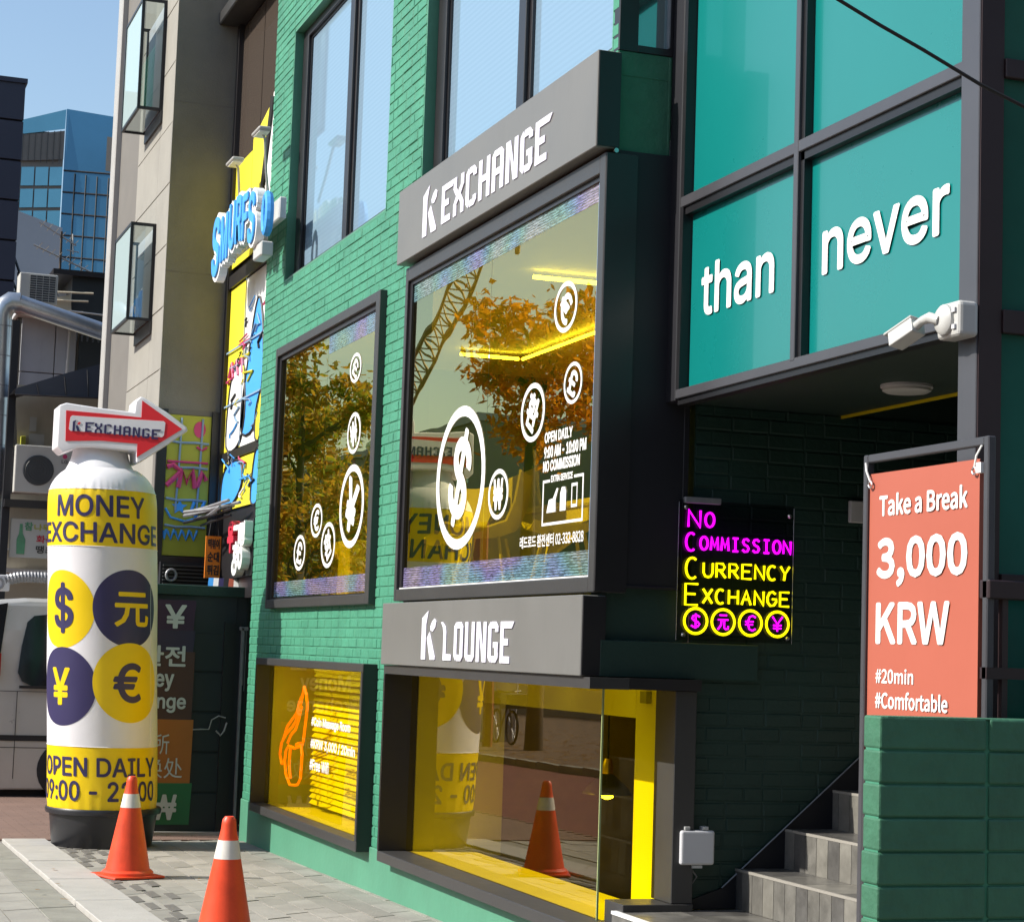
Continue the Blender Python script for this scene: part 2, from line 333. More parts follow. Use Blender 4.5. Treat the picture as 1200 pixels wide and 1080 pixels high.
def wloc(o):
    return Vector(o['_w']) if '_w' in o else Vector((0, 0, 0))
def link(name, me, parent=None, bevel=0, segs=1, smooth=False, loc=None, label=None, kind=None, cat=None, group=None):
    o = bpy.data.objects.new(name, me); COL.objects.link(o)
    base = Vector(loc) if loc else Vector((0, 0, 0))
    if parent is not None:
        o.parent = parent; o.location = base-WORLD.get(parent.name, Vector((0, 0, 0)))
    else: o.location = base
    WORLD[o.name] = base
    if bevel:
        b = o.modifiers.new('bevel', 'BEVEL'); b.width = bevel; b.segments = segs; b.limit_method = 'ANGLE'; b.angle_limit = R(40)
        if smooth: b.harden_normals = False
    if smooth and bevel == 0 and me is not None:
        try:
            me.set_sharp_from_angle(angle=R(40))
        except Exception: pass
    if label: o['label'] = label
    if kind: o['kind'] = kind
    if cat: o['category'] = cat
    if group: o['group'] = group
    return o
WORLD = {}
def thing(name, loc, label, cat, group=None):
    o = bpy.data.objects.new(name, None); COL.objects.link(o); o.empty_display_size = 0.2
    o.location = loc; WORLD[o.name] = Vector(loc)
    o['label'] = label; o['category'] = cat
    if group: o['group'] = group
    return o
def part(parent, name, mats, mb, **kw): return mb.build(name, mats, parent, **kw)
def copy_tree(o, parent=None):
    c = o.copy(); COL.objects.link(c)
    if parent is not None: c.parent = parent
    WORLD[c.name] = WORLD.get(o.name, Vector((0, 0, 0)))
    for ch in list(o.children): copy_tree(ch, c)
    return c

# text: returns triangulated verts in a unit box
_tc = {}
import os
FONTS = {}
NARROW = ('Take a Break', '3,000', 'KRW', '#20min', '#Comfortable')
for _k, _f in (('latin', 'Inter.woff2'), ('cjk', 'Noto Sans CJK Regular.woff2')):
    try: FONTS[_k] = bpy.data.fonts.load(os.path.join(bpy.utils.system_resource('DATAFILES', path='fonts'), _f))  # Blender's own interface fonts
    except Exception: FONTS[_k] = None
def textgeo(s, extr=0.0):
    """glyph outlines filled contour by contour (layer index kept in z) so that overlapping strokes never share a plane"""
    if s in _tc: return _tc[s]
    cu = bpy.data.curves.new('txt', 'FONT'); cu.body = s; cu.size = 1
    ft = FONTS['latin' if all(ord(c) < 0x2000 or c in '€₩' for c in s) and s not in NARROW else 'cjk']
    if ft: cu.font = ft
    cu.resolution_u = 3; cu.fill_mode = 'NONE'
    ob = bpy.data.objects.new('txt', cu); COL.objects.link(ob)
    dg = bpy.context.evaluated_depsgraph_get(); dg.update()
    me = bpy.data.meshes.new_from_object(ob.evaluated_get(dg))
    P = [tuple(v.co) for v in me.vertices]; nb = {}
    for e in me.edges:
        a, b = e.vertices; nb.setdefault(a, []).append(b); nb.setdefault(b, []).append(a)
    bpy.data.objects.remove(ob); bpy.data.meshes.remove(me)
    seen = set(); loops = []
    for v0 in sorted(nb):
        if v0 in seen: continue
        lp = [v0]; seen.add(v0); cur = v0
        while True:
            nx = [q for q in nb[cur] if q not in seen]
            if not nx: break
            # keep the curve's own direction: vertices are stored in order
            nx = sorted(nx, key=lambda q: abs(q-cur-1))[0]; lp.append(nx); seen.add(nx); cur = nx
        if len(lp) > 2: loops.append([P[k][:2] for k in lp])
    def area(l): return .5*sum(l[k][0]*l[(k+1) % len(l)][1]-l[(k+1) % len(l)][0]*l[k][1] for k in range(len(l)))
    def inside(p, l):
        c = False
        for k in range(len(l)):
            x1, y1 = l[k]; x2, y2 = l[(k+1) % len(l)]
            if (y1 > p[1]) != (y2 > p[1]) and p[0] < (x2-x1)*(p[1]-y1)/(y2-y1)+x1: c = not c
        return c
    sg = 1 if max((area(l) for l in loops), key=abs) > 0 else -1
    outs = [l for l in loops if area(l)*sg > 0]; hol = [l for l in loops if area(l)*sg < 0]
    from mathutils.geometry import tessellate_polygon
    vs = []; fs = []; rims = []
    xs_ = [p[0] for l in loops for p in l]; ys_ = [p[1] for l in loops for p in l]
    x0, x1, y0, y1 = min(xs_), max(xs_), min(ys_), max(ys_); nrm_ = lambda p: ((p[0]-x0)/(x1-x0), (p[1]-y0)/(y1-y0))
    for li, l in enumerate(outs):
        xa, xb = min(p[0] for p in l), max(p[0] for p in l)
        grp = [l]+[h for h in hol if xa <= h[0][0] <= xb and inside(h[0], l)]
        flat = [Vector((*p, 0)) for q in grp for p in q]
        tris = tessellate_polygon([[Vector((*p, 0)) for p in q] for q in grp]); b = len(vs)
        vs += [(*nrm_(p), li % 3) for p in flat]
        for t in tris:
            a_, b_, c_ = (flat[k] for k in t)
            cr2 = (b_-a_).cross(c_-a_).z
            fs.append(tuple(k+b for k in (t if cr2 > 0 else reversed(t))))
        k0 = b
        for q in grp: rims.append(list(range(k0, k0+len(q)))); k0 += len(q)
    _tc[s] = (vs, fs, (x1-x0)/(y1-y0), rims); return _tc[s]
def boldcopies(asp, bold, n=8):
    """offsets (u, v) in the unit box that thicken strokes by `bold` letter heights"""
    if bold <= 0: return [(0.0, 0.0)]
    return [(0.0, 0.0)]+[(bold/asp*math.cos(2*math.pi*i/n), bold*math.sin(2*math.pi*i/n)) for i in range(n)]
def text(mb, s, o, ru, up, bold=0.0, depth=0.0, nrm=None, rot=0.0):
    """text filling the parallelogram o + u*ru + v*up; depth extrudes along nrm"""
    vs, fs, _, rims = textgeo(s)
    o = Vector(o); ru = Vector(ru); up = Vector(up); c, sn = math.cos(rot), math.sin(rot)
    asp = ru.length/max(up.length, 1e-6)
    face = ru.cross(up).normalized()
    nn = Vector(nrm) if nrm is not None else -face
    for k, (du, dv) in enumerate(boldcopies(asp, bold)):
        out = []
        for (x, y, z) in vs:
            if rot:
                X = (x-.5)*c-(y-.5)*sn/asp+.5; Y = (x-.5)*asp*sn+(y-.5)*c+.5
            else: X, Y = x, y
            out.append(o+ru*(X+du)+up*(Y+dv)+face*(0.00004*(k*3+z)))
        if depth:
            n = len(out); back = [p+nn*depth for p in out]
            F2 = list(fs)+[tuple(reversed([q+n for q in f_])) for f_ in fs]
            for rm in rims:
                for a in range(len(rm)):
                    b = (a+1) % len(rm); F2.append((rm[a], rm[a]+n, rm[b]+n, rm[b]))
            mb.add(out+back, F2)
        else: mb.add(out, fs)
    return mb
def tpart(parent, name, m, s, o, ru, up, **kw):
    mb = MB(); text(mb, s, o, ru, up, **kw); return mb.build(name, m, parent)

# ------------------------------------------------------------------ bricks
def subtract(a, b, holes):
    segs = [(a, b)]
    for h0, h1 in holes:
        ns = []
        for s0, s1 in segs:
            if h1 <= s0 or h0 >= s1: ns.append((s0, s1)); continue
            if h0 > s0: ns.append((s0, h0))
            if h1 < s1: ns.append((h1, s1))
        segs = ns
    return [(p, q) for p, q in segs if q-p > 0.012]

def brick_wall(parent, axis, c, u0, u1, z0, z1, holes, m, mj, L=0.2, H=0.0668, gap=0.007, proud=0.0055, back=0.09, stack=False, near=None, limit=300, name='brick'):
    """axis 'Y': wall in plane y=c facing -y, u=x ; axis 'X': plane x=c facing +x, u=y. Bricks are chamfered and proud of recessed joints"""
    zs = sorted(set([z0, z1]+[h[2] for h in holes if z0 < h[2] < z1]+[h[3] for h in holes if z0 < h[3] < z1]))
    bk = MB()
    for za, zb in zip(zs[:-1], zs[1:]):
        zm = (za+zb)/2
        for p, q in subtract(u0, u1, [(h[0], h[1]) for h in holes if h[2] < zm < h[3]]):
            if axis == 'Y': bk.box((p, c+proud, za), (q, c+back, zb))
            else: bk.box((c-back, p, za), (c-proud, q, zb))
    bk.build('mortar_backing', mj, parent)
    def unit():
        # chamfered front; local u 0..1 , z 0..1, depth 0(front)..1
        e = 0.028; ez = 0.075
        V = [(0,.6,0),(1,.6,0),(1,.6,1),(0,.6,1),(e,0,ez),(1-e,0,ez),(1-e,0,1-ez),(e,0,1-ez),(0,1,0),(1,1,0),(1,1,1),(0,1,1)]
        F = [(4,5,6,7),(0,1,5,4),(1,2,6,5),(2,3,7,6),(3,0,4,7),(8,9,1,0),(9,10,2,1),(10,11,3,2),(11,8,0,3)]
        return V, F
    V, F = unit()
    if axis == 'X': VV = [(-y, x, z) for x, y, z in V]
    else: VV = V
    me = bpy.data.meshes.new('brick_unit'); me.from_pydata(VV, [], F); me.materials.append(m); me.update()
    rng = random.Random(3); bricks = []
    nrow = int(math.ceil((z1-z0)/H))
    for i in range(nrow):
        za = z0+i*H; zb = min(za+H, z1)
        if zb-za < 0.02: continue
        zm = (za+zb)/2
        off = 0 if stack else ((i % 2)*L/2 + (rng.random()-.5)*0.03)
        x = u0-L+off
        hs = [(h[0], h[1]) for h in holes if h[2] < zm < h[3]]
        while x < u1:
            LL = L*(0.5 if (not stack and rng.random() < 0.18) else 1)
            a, b = max(x, u0), min(x+LL, u1); x += LL
            if b-a < 0.02: continue
            for p, q in subtract(a+gap/2, b-gap/2, hs):
                bricks.append((p, q, za+gap/2, zb-gap/2, rng.gauss(0, 0.0011)))
    def dist(t):
        uc = (t[0]+t[1])/2; zc = (t[2]+t[3])/2
        p = Vector((uc, c, zc)) if axis == 'Y' else Vector((c, uc, zc)); d = (p-Vector((0, 0, 1.6)))
        fwd = d.dot(f)
        inview = abs(d.dot(rr)/fwd) < 0.26 and abs(d.dot(uu)/fwd) < 0.235
        return (0 if inview else 1000)+d.length
    bricks.sort(key=dist); rest = MB()
    for i, (p, q, a, b, dz) in enumerate(bricks):
        dep = proud+0.004
        if i < limit:
            loc = (p, c+dz, a) if axis == 'Y' else (c+dz, p, a)
            o = link(name, me, parent, loc=loc)
            o.scale = (q-p, dep, b-a) if axis == 'Y' else (dep, q-p, b-a)
        else:
            if axis == 'Y': rest.add([(p+v[0]*(q-p), c+dz+v[1]*dep, a+v[2]*(b-a)) for v in VV], F)
            else: rest.add([(c+dz+v[0]*dep, p+v[1]*(q-p), a+v[2]*(b-a)) for v in VV], F)
    if rest.v: rest.build('distant_bricks', m, parent, kind='stuff')

def ringmb(mb, cx, cz, rx, rz, wd, y, dy=0.004, n=40):
    V = []; Fs = []
    for k in range(n):
        a = 2*math.pi*k/n; ca, sa = math.cos(a), math.sin(a)
        V += [(cx+rx*ca, y, cz+rz*sa), (cx+(rx-wd)*ca, y, cz+(rz-wd)*sa), (cx+rx*ca, y+dy, cz+rz*sa), (cx+(rx-wd)*ca, y+dy, cz+(rz-wd)*sa)]
    for k in range(n):
        a = 4*k; b = 4*((k+1) % n); Fs += [(a, b, b+1, a+1), (a+2, a+3, b+3, b+2), (a, a+2, b+2, b), (a+1, b+1, b+3, a+3)]
    mb.add(V, Fs)

# ================================================================== SETTING: ground
XE = -16.45
def gslab(mb, x0, x1, y0, y1, dz, th=0.05, sh=0.0):
    """slab following the street's slope; sh shears the short joints"""
    a = [(x0+sh*0, y0), (x1, y0), (x1-sh*(y1-y0), y1), (x0-sh*(y1-y0), y1)]
    top = [(x, y, G(x)+dz) for x, y in a]; bot = [(x, y, G(x)+dz-th) for x, y in a]
    mb.add(bot+top, [(0,3,2,1),(4,5,6,7),(0,1,5,4),(1,2,6,5),(2,3,7,6),(3,0,4,7)])
mb = MB(); mb.quad((-260, -160, G(-260)-0.2), (60, -160, G(60)-0.2), (60, 160, G(60)-0.2), (-260, 160, G(-260)-0.2))
mb.build('ground', M['farpave'], kind='structure')
mb = MB(); mb.quad((-140, -4.2, G(-140)-0.055), (XE-0.2, -4.2, G(XE)-0.055), (XE-0.2, 9, G(XE)-0.055), (-140, 9, G(-140)-0.055))
mb.quad((XE-0.2, -4.2, G(XE)-0.055), (40, -4.2, G(40)-0.055), (40, -0.25, G(40)-0.055), (XE-0.2, -0.25, G(XE)-0.055))
mb.build('road', M['road'], kind='structure')
# brown bricks of the road beyond the kerb end
rb = link('road_brick_paving', None, None, loc=(0, 0, 0), kind='structure') if False else None
pav = MB(); pav.quad((XE-0.15, -0.25, G(XE)-0.014), (40, -0.25, G(40)-0.014), (40, 9, G(40)-0.014), (XE-0.15, 9, G(XE)-0.014))
pave = pav.build('pavement', M['ground'], kind='structure')
rng = random.Random(5)
# kerb slabs (row parallel to the shop front)
x = XE
k = 0
while x < -4:
    L = 0.62; mb = MB(); gslab(mb, x+0.003, x+L-0.003, 1.66, 1.995, 0.022+rng.gauss(0, 0.0015), 0.05, 0.0)
    mb.build('kerb_slab', M['kerb'], pave, bevel=0.004); x += L
x = XE
while x < -4:
    L = 0.75; mb = MB(); gslab(mb, x+0.004, x+L-0.004, 1.43, 1.65, -0.004+rng.gauss(0, 0.0015), 0.03, 0.3)
    mb.build('channel_slab', M['channel'], pave, bevel=0.004); x += L
# pavers in front of the shop: sheared courses
tiles = []
pl, pw = 0.42, 0.155
j = 0; y = 2.003
while y < 3.9:
    x = XE+(j % 2)*pl/2-0.3
    while x < -3.5:
        tiles.append((x, y)); x += pl
    y += pw; j += 1
tiles.sort(key=lambda t: abs(t[0]+12.5)+0.2*abs(t[1]-2.7))
rest = MB(); restb = MB()
for i, (x, y) in enumerate(tiles):
    mt = 'paver' if rng.random() < 0.55 else 'paver2'
    x0, x1 = max(x+0.003, XE), x+pl-0.003
    if x1-x0 < 0.03: continue
    if i < 190:
        mb = MB(); gslab(mb, x0, x1, y+0.003, y+pw-0.003, rng.gauss(0, 0.0011), 0.03, 0.62); mb.build('paver', M[mt], pave)
    else: gslab(rest, x0, x1, y+0.003, y+pw-0.003, rng.gauss(0, 0.0011), 0.03, 0.62)
rest.build('further_pavers', M['paver'], pave, kind='stuff')
mb = MB()
for i in range(44):
    for jj in range(3):
        if rng.random() < 0.35: continue
        x = XE+0.4+i*0.36+jj*.1; y = 2.02+jj*0.105+(i % 2)*0.035
        gslab(mb, x, x+0.30, y, y+0.062, 0.0038, 0.01, 0.62)
mb.build('dark_inlay_pavers', M['paverdark'], pave, kind='stuff')
# lower-left pavers towards the street
mb = MB(); big = []
y = 1.425; j = 0
while y > -0.2:
    x = XE+(j % 2)*0.2
    while x < -3.5:
        big.append((x, y, j)); x += 0.42
    y -= 0.21; j += 1
big.sort(key=lambda t: abs(t[0]+12.2)+2*abs(t[1]-1.3))
for i, (x, y, j) in enumerate(big):
    if i < 90:
        m2 = MB(); gslab(m2, x+0.004, x+0.416, y-0.206, y-0.003, rng.gauss(0, 0.0014), 0.03, 0.45); m2.build('street_paver', M['paver2'], pave)
    else: gslab(mb, x+0.004, x+0.416, y-0.206, y-0.003, rng.gauss(0, 0.0014), 0.03, 0.45)
mb.build('further_street_pavers', M['paver2'], pave, kind='stuff')
# brown bricks on the road round the van
mb = MB()
for i in range(60):
    for jj in range(26):
        x = XE-0.28-i*0.11; y = 0.4+jj*0.215+(i % 2)*0.1
        if x < -23: break
        mb.add([(x, y, G(x)-0.012+0), (x-0.104, y, G(x)-0.012), (x-0.104, y+0.208, G(x)-0.012), (x, y+0.208, G(x)-0.012),
                (x, y, G(x)-0.06), (x-0.104, y, G(x)-0.06), (x-0.104, y+0.208, G(x)-0.06), (x, y+0.208, G(x)-0.06)],
               [(0,3,2,1),(0,1,5,4),(1,2,6,5),(2,3,7,6),(3,0,4,7)])
mb.build('brown_road_bricks', M['roadbrick'], kind='structure')
# far side of the street: kerb and pavement seen in the shop windows
mb = MB()
x = -120
while x < 30:
    mb.box((x, -4.35, G(x)-0.10), (x+0.97, -4.2, G(x)+0.06)); x += 1.0
mb.build('far_kerb', M['channel'], kind='structure')
mb = MB(); mb.quad((-140, -30, G(-140)+0.04), (40, -30, G(40)+0.04), (40, -4.36, G(40)+0.04), (-140, -4.36, G(-140)+0.04)); mb.build('far_pavement', M['farpave'], kind='structure')
# fallen leaves
mb = MB(); rl = random.Random(11)
def leaf(mb, x, y, z, s, rg):
    a = rg.uniform(0, 6.28); t = rg.uniform(-.5, .5)
    ca, sa = math.cos(a), math.sin(a)
    p = [(-s, 0, 0), (-.3*s, -.42*s, t*s*.3), (.6*s, -.3*s, 0.1*s), (s, 0, t*s*.4), (.5*s, .32*s, .1*s), (-.35*s, .4*s, .05*s)]
    mb.add([(x+ca*px-sa*py, y+sa*px+ca*py, z+abs(pz)) for px, py, pz in p], [(0,1,2,3),(0,3,4,5)])
for _ in range(2600):
    x = rl.uniform(-70, -18); y = -4.5-abs(rl.gauss(0, 4)); leaf(mb, x, y, G(x)+0.05, rl.uniform(.06, .12), rl)
for _ in range(160):
    x = rl.uniform(-60, -17); y = rl.uniform(-4, 0); leaf(mb, x, y, G(x)-0.04, rl.uniform(.03, .06), rl)
mb.build('fallen_leaves', M['leaffall'], kind='stuff')
mb = MB()
for (x, y) in [(-12.95, 1.66), (-12.1, 1.60), (-13.9, 1.75), (-14.3, 2.2), (-12.62, 1.5), (-15.2, 1.5), (-13.2, 2.6), (-11.6, 2.4)]:
    leaf(mb, x, y, G(x)+0.03, rl.uniform(.02, .035), rl)
mb.build('dry_leaves_on_pavement', M['leaffall'], kind='stuff')

# ================================================================== THE GREEN BUILDING
YF = 3.6; XL, XR = -16.62, -8.84; TOP = 8.6
B = thing('green_brick_building', (XL, YF, 0), 'green painted brick building with black framed shop windows on three levels', 'building')
holes = [(-15.80, -12.86, 1.93, 3.94), (-15.92, -12.93, 4.55, 6.65), (-12.12, -8.92, 4.55, 6.65), (-12.05, XR, 1.5, 4.0), (-15.87, -12.70, 0.33, 1.46), (-12.17, XR, 0.33, 1.5)]
fw = MB(); fw.box((XL, YF+0.15, 0.0), (XL+0.02, YF+0.16, 0.02))
fwall = fw.build('front_wall', M['greenjoint'], B)
brick_wall(fwall, 'Y', YF, XL, XR, 0.33, TOP, holes, M['green'], M['greenjoint'])
part(B, 'plinth', M['greenflat'], MB().box((XL-0.004, YF-0.012, -0.2), (XR+0.004, YF+0.2, 0.332)), bevel=0.006)
mb = MB(); mb.box((XL, YF+0.09, -0.2), (XL+0.12, 9.5, TOP)); part(B, 'left_side_wall', M['greenflat'], mb)
# window reveals (brick thickness) behind the facade and closing walls round the rooms
mb = MB()
mb.box((XL+.12, YF+0.09, 4.02), (XR-.02, 9.5, 4.12)); mb.box((XL+.12, YF+0.09, 1.52), (XR-.02, 9.5, 1.86)); mb.box((XL+.12, 9.4, -1.2), (XR-.02, 9.5, TOP)); mb.box((XL, YF+.1, TOP-.1), (XR, 9.5, TOP))
part(B, 'floor_slabs', M['whitepaint'], mb)
mb = MB(); mb.box((XL+.13, 6.9, 1.87), (XR-.03, 7.0, 4.01)); part(B, 'upper_room_back_wall', M['wood'], mb)

# ---- side wall at the corner
mb = MB(); mb.box((XR-0.012, YF+0.001, 4.033), (XR+.005, 3.883, 4.528)); mb.box((XR-0.015, YF+.002, 4.405), (XR+0.008, 3.881, 4.412)); mb.box((XR-0.01, 3.868, 4.036), (XR+.009, 3.880, 4.525))
part(B, 'corner_panel', M['greenpost'], mb, bevel=0.002, label='plain dark green panel on the side of the corner beside the sign')
part(B, 'corner_cladding', M['navyclad'], MB().box((XR-0.2, YF+0.005, 1.93), (XR+0.03, 4.01, 4.03)).box((XR-.1, YF+.002, 1.93), (XR+.036, YF+.02, 4.03)).box((XR-.1, 3.985, 1.93), (XR+.035, 4.015, 2.84)).box((XR-.1, YF+.01, 1.925), (XR+.04, 4.01, 1.94)), bevel=0.003)
part(B, 'corner_lower_panel', M['greendark'], MB().box((XR-0.2, YF+0.02, 1.68), (XR-0.01, 4.05, 1.93)))
part(B, 'side_beam', M['greendark'], MB().box((XR-0.1, 3.575, 1.505), (XR+0.05, 4.40, 1.678)), bevel=0.004)
# corner window above the green panel
wn = part(B, 'side_window', M['frameblack'], MB().box((XR-.06, 3.60, 4.53), (XR+.01, 3.70, TOP)).box((XR-.06, 3.70, 4.53), (XR+.01, 3.885, 4.565)).box((XR-.06, 3.868, 4.565), (XR+.01, 3.885, TOP)), bevel=0.002)
part(wn, 'pane', M['smallpane'], MB().box((XR-.04, 3.70, 4.565), (XR-.02, 3.868, TOP)))
part(wn, 'edge_strip', M['alum'], MB().box((XR-.02, 3.862, 4.57), (XR+.012, 3.868, TOP)))
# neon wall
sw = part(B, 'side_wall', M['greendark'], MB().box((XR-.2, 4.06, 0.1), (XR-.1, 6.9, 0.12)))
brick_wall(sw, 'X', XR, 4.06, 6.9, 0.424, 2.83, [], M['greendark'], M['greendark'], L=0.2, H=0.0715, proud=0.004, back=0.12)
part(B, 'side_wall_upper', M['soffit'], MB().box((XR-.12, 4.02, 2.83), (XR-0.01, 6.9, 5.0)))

# ---- window builder
def frame_mb(x0, x1, z0, z1, yf, yb, wl, wr, wb, wt):
    m = MB()
    m.box((x0, yf, z0), (x0+wl, yb, z1)); m.box((x1-wr, yf, z0), (x1, yb, z1))
    m.box((x0+wl, yf+.001, z1-wt), (x1-wr, yb, z1)); m.box((x0+wl, yf+.001, z0), (x1-wr, yb, z0+wb)); return m

def coin(parent, cx, cz, rx, rz, sym, rot=0.0, bold=0.05, yy=3.5885, wd=None, sx=0.85, sz=1.15):
    mb = MB(); ringmb(mb, cx, cz, rx, rz, wd or rx*0.15, yy, 0.002)
    w_, h_ = rx*sx, rz*sz
    text(mb, sym, (cx-w_/2, yy, cz-h_/2), (w_, 0, 0), (0, 0, h_), bold=bold, rot=rot)
    return mb.build('coin_sticker', M['white'], parent, label='white coin sticker with the sign '+sym)
# mid-left window
W1 = part(B, 'left_display_window', M['frame'], frame_mb(-15.87, -12.80, 1.89, 3.985, 3.55, 3.70, .045, .095, .068, .070), bevel=0.004, label='square window with tree reflections and small round coin stickers')
part(W1, 'inner_gasket', M['frameblack'], frame_mb(-15.825, -12.895, 1.958, 3.915, 3.575, 3.66, .06, .012, .012, .035))
for a, b in ((-15.80, -14.30), (-14.295, -12.90)):
    part(W1, 'pane', M['film'], pane_y(a, b, 3.592, 1.97, 3.89))
part(W1, 'holographic_strip', M['holo'], MB().quad((-15.75, 3.5905, 1.98), (-12.92, 3.5905, 1.98), (-12.92, 3.5905, 2.10), (-15.75, 3.5905, 2.10)), label='shimmering film strip along the bottom')
part(W1, 'holographic_strip', M['holo'], MB().quad((-14.28, 3.5905, 3.74), (-12.92, 3.5905, 3.74), (-12.92, 3.5905, 3.885), (-14.28, 3.5905, 3.885)), label='shimmering film strip along the top')
coin(W1, -13.46, 2.575, .32, .29, '¥', rot=R(-20))
coin(W1, -13.475, 3.085, .175, .145, '₩', rot=R(25))
coin(W1, -13.50, 3.545, .15, .105, '£', rot=R(-30))
coin(W1, -14.44, 2.525, .17, .125, '€')
coin(W1, -14.07, 2.33, .20, .165, '환', rot=R(30))
coin(W1, -14.93, 2.305, .18, .135, '£', rot=R(-10))
# big window
def coin2(*a, **k): k['yy'] = 3.5668; return coin(*a, **k)
W2 = part(B, 'big_display_window', M['frame'], frame_mb(-12.15, -8.80, 1.90, 4.01, 3.535, 3.70, .045, .075, .072, .09), bevel=0.004, label='large window under the exchange sign with the big dollar coin')
part(W2, 'inner_gasket', M['frameblack'], frame_mb(-12.105, -8.875, 1.972, 3.925, 3.555, 3.66, .05, .012, .008, .03))
for a, b in ((-12.09, -10.55), (-10.545, -8.885)):
    part(W2, 'pane', M['film'], pane_y(a, b, 3.570, 1.975, 3.91))
part(W2, 'glass_edge_strip', M['paleblue'], MB().box((-8.945, 3.563, 1.98), (-8.915, 3.568, 3.9)))
part(W2, 'white_sill_line', M['white'], MB().box((-12.09, 3.553, 1.975), (-8.90, 3.568, 1.982)))
part(W2, 'holographic_strip', M['holo'], MB().quad((-12.06, 3.5675, 1.985), (-8.95, 3.5675, 1.985), (-8.95, 3.5675, 2.105), (-12.06, 3.5675, 2.105)), label='shimmering film strip along the bottom')
part(W2, 'holographic_strip', M['holo'], MB().quad((-12.06, 3.5675, 3.78), (-8.95, 3.5675, 3.80), (-8.95, 3.5675, 3.90), (-12.06, 3.5675, 3.90)), label='shimmering film strip along the top')
coin2(W2, -10.988, 2.596, .45, .415, '$', rot=R(-22), bold=0.03, wd=.06, sx=.7, sz=1.35)
coin2(W2, -10.305, 2.457, .165, .138, '₩')
coin2(W2, -9.799, 2.853, .18, .155, '환', rot=R(-30))
coin2(W2, -9.363, 3.344, .16, .13, '€', rot=R(-35))
coin2(W2, -9.230, 2.943, .125, .105, '£', rot=R(-25))
def wtext(s, x0, z0, x1, h, bold=0.06): tpart(W2, 'text_line', M['white'], s, (x0, 3.5672, z0), (x1-x0, 0, 0), (0, 0, h), bold=bold)
wtext('OPEN DAILY', -9.601, 2.675, -9.215, .05); wtext('9:00 AM - 10:00 PM', -9.601, 2.596, -9.026, .055)
wtext('NO COMMISSION', -9.611, 2.526, -9.106, .052); wtext('EXTRA SERVICE', -9.492, 2.467, -9.195, .032)
wtext('레드로드 환전센터 02-332-8828', -9.928, 2.145, -9.026, .062, 0.025)
mb = MB()
fx0, fx1, fz0, fz1, t_ = -9.611, -9.046, 2.249, 2.482, .014
mb.box((fx0, 3.5672, fz0), (fx0+t_, 3.5690, fz1)); mb.box((fx1-t_, 3.5672, fz0), (fx1, 3.5690, fz1)); mb.box((fx0+t_, 3.5672, fz0), (fx1-t_, 3.5690, fz0+t_))
mb.box((fx0+t_, 3.5672, fz1-t_), (-9.512, 3.5690, fz1)); mb.box((-9.175, 3.5672, fz1-t_), (fx1-t_, 3.5690, fz1))
# phone, card and luggage pictograms
mb.box((-9.205, 3.5672, 2.323), (-9.126, 3.5690, 2.338)); mb.box((-9.205, 3.5672, 2.427), (-9.126, 3.5690, 2.442)); mb.box((-9.205, 3.5672, 2.338), (-9.195, 3.5690, 2.427)); mb.box((-9.135, 3.5672, 2.338), (-9.126, 3.5690, 2.427))
mb.prism([(-9.353, 3.5690, 2.313), (-9.274, 3.5690, 2.313), (-9.274, 3.5690, 2.403), (-9.294, 3.5690, 2.432), (-9.334, 3.5690, 2.432), (-9.353, 3.5690, 2.403)], (0, -.004, 0))
mb.prism([(-9.542, 3.5690, 2.313), (-9.413, 3.5690, 2.313), (-9.418, 3.5690, 2.373), (-9.383, 3.5690, 2.427), (-9.403, 3.5690, 2.432), (-9.453, 3.5690, 2.383), (-9.512, 3.5690, 2.378)], (0, -.004, 0))
part(W2, 'service_pictograms', M['white'], mb)
part(W2, 'painted_side_shade', M['frameblack'], MB().box((-8.7995, 3.540, 1.905), (-8.792, 3.70, 4.005)))  # thin black skin paints the shade on the frame's unlit side
# upper windows with sky coloured panes
def upwin(x0, x1, mull, label):
    W = part(B, 'upper_window', M['greenflat'], frame_mb(x0-.0, x1, 4.55, 6.65, 3.604, 3.80, .012, .012, .012, .012), label=label)
    part(W, 'frame', M['frameblack'], frame_mb(x0+.012, x1-.012, 4.562, 6.638, 3.675, 3.76, .17, .03, .03, .07), bevel=0.003)
    part(W, 'sash', M['aludark'], frame_mb(x0+.182, x1-.042, 4.592, 6.568, 3.70, 3.75, .03, .01, .01, .02))
    part(W, 'mullion', M['frameblack'], MB().box((mull-.07, 3.665, 4.592), (mull+.05, 3.74, 6.568)).box((mull+.05, 3.69, 4.592), (mull+.085, 3.74, 6.568)), bevel=.003)
    for a, b in ((x0+.20, mull-.07), (mull+.085, x1-.045)):
        part(W, 'pane', M['skypane'], MB().box((a, 3.712, 4.60), (b, 3.72, 6.56)))
    part(W, 'sill', M['frame'], MB().box((x0+.014, 3.625, 4.562), (x1-.014, 3.674, 4.585)))
upwin(-15.92, -12.93, -14.28, 'left of the two tall sky blue upper windows')
upwin(-12.12, -8.92, -10.44, 'right of the two tall sky blue upper windows, behind the sign')

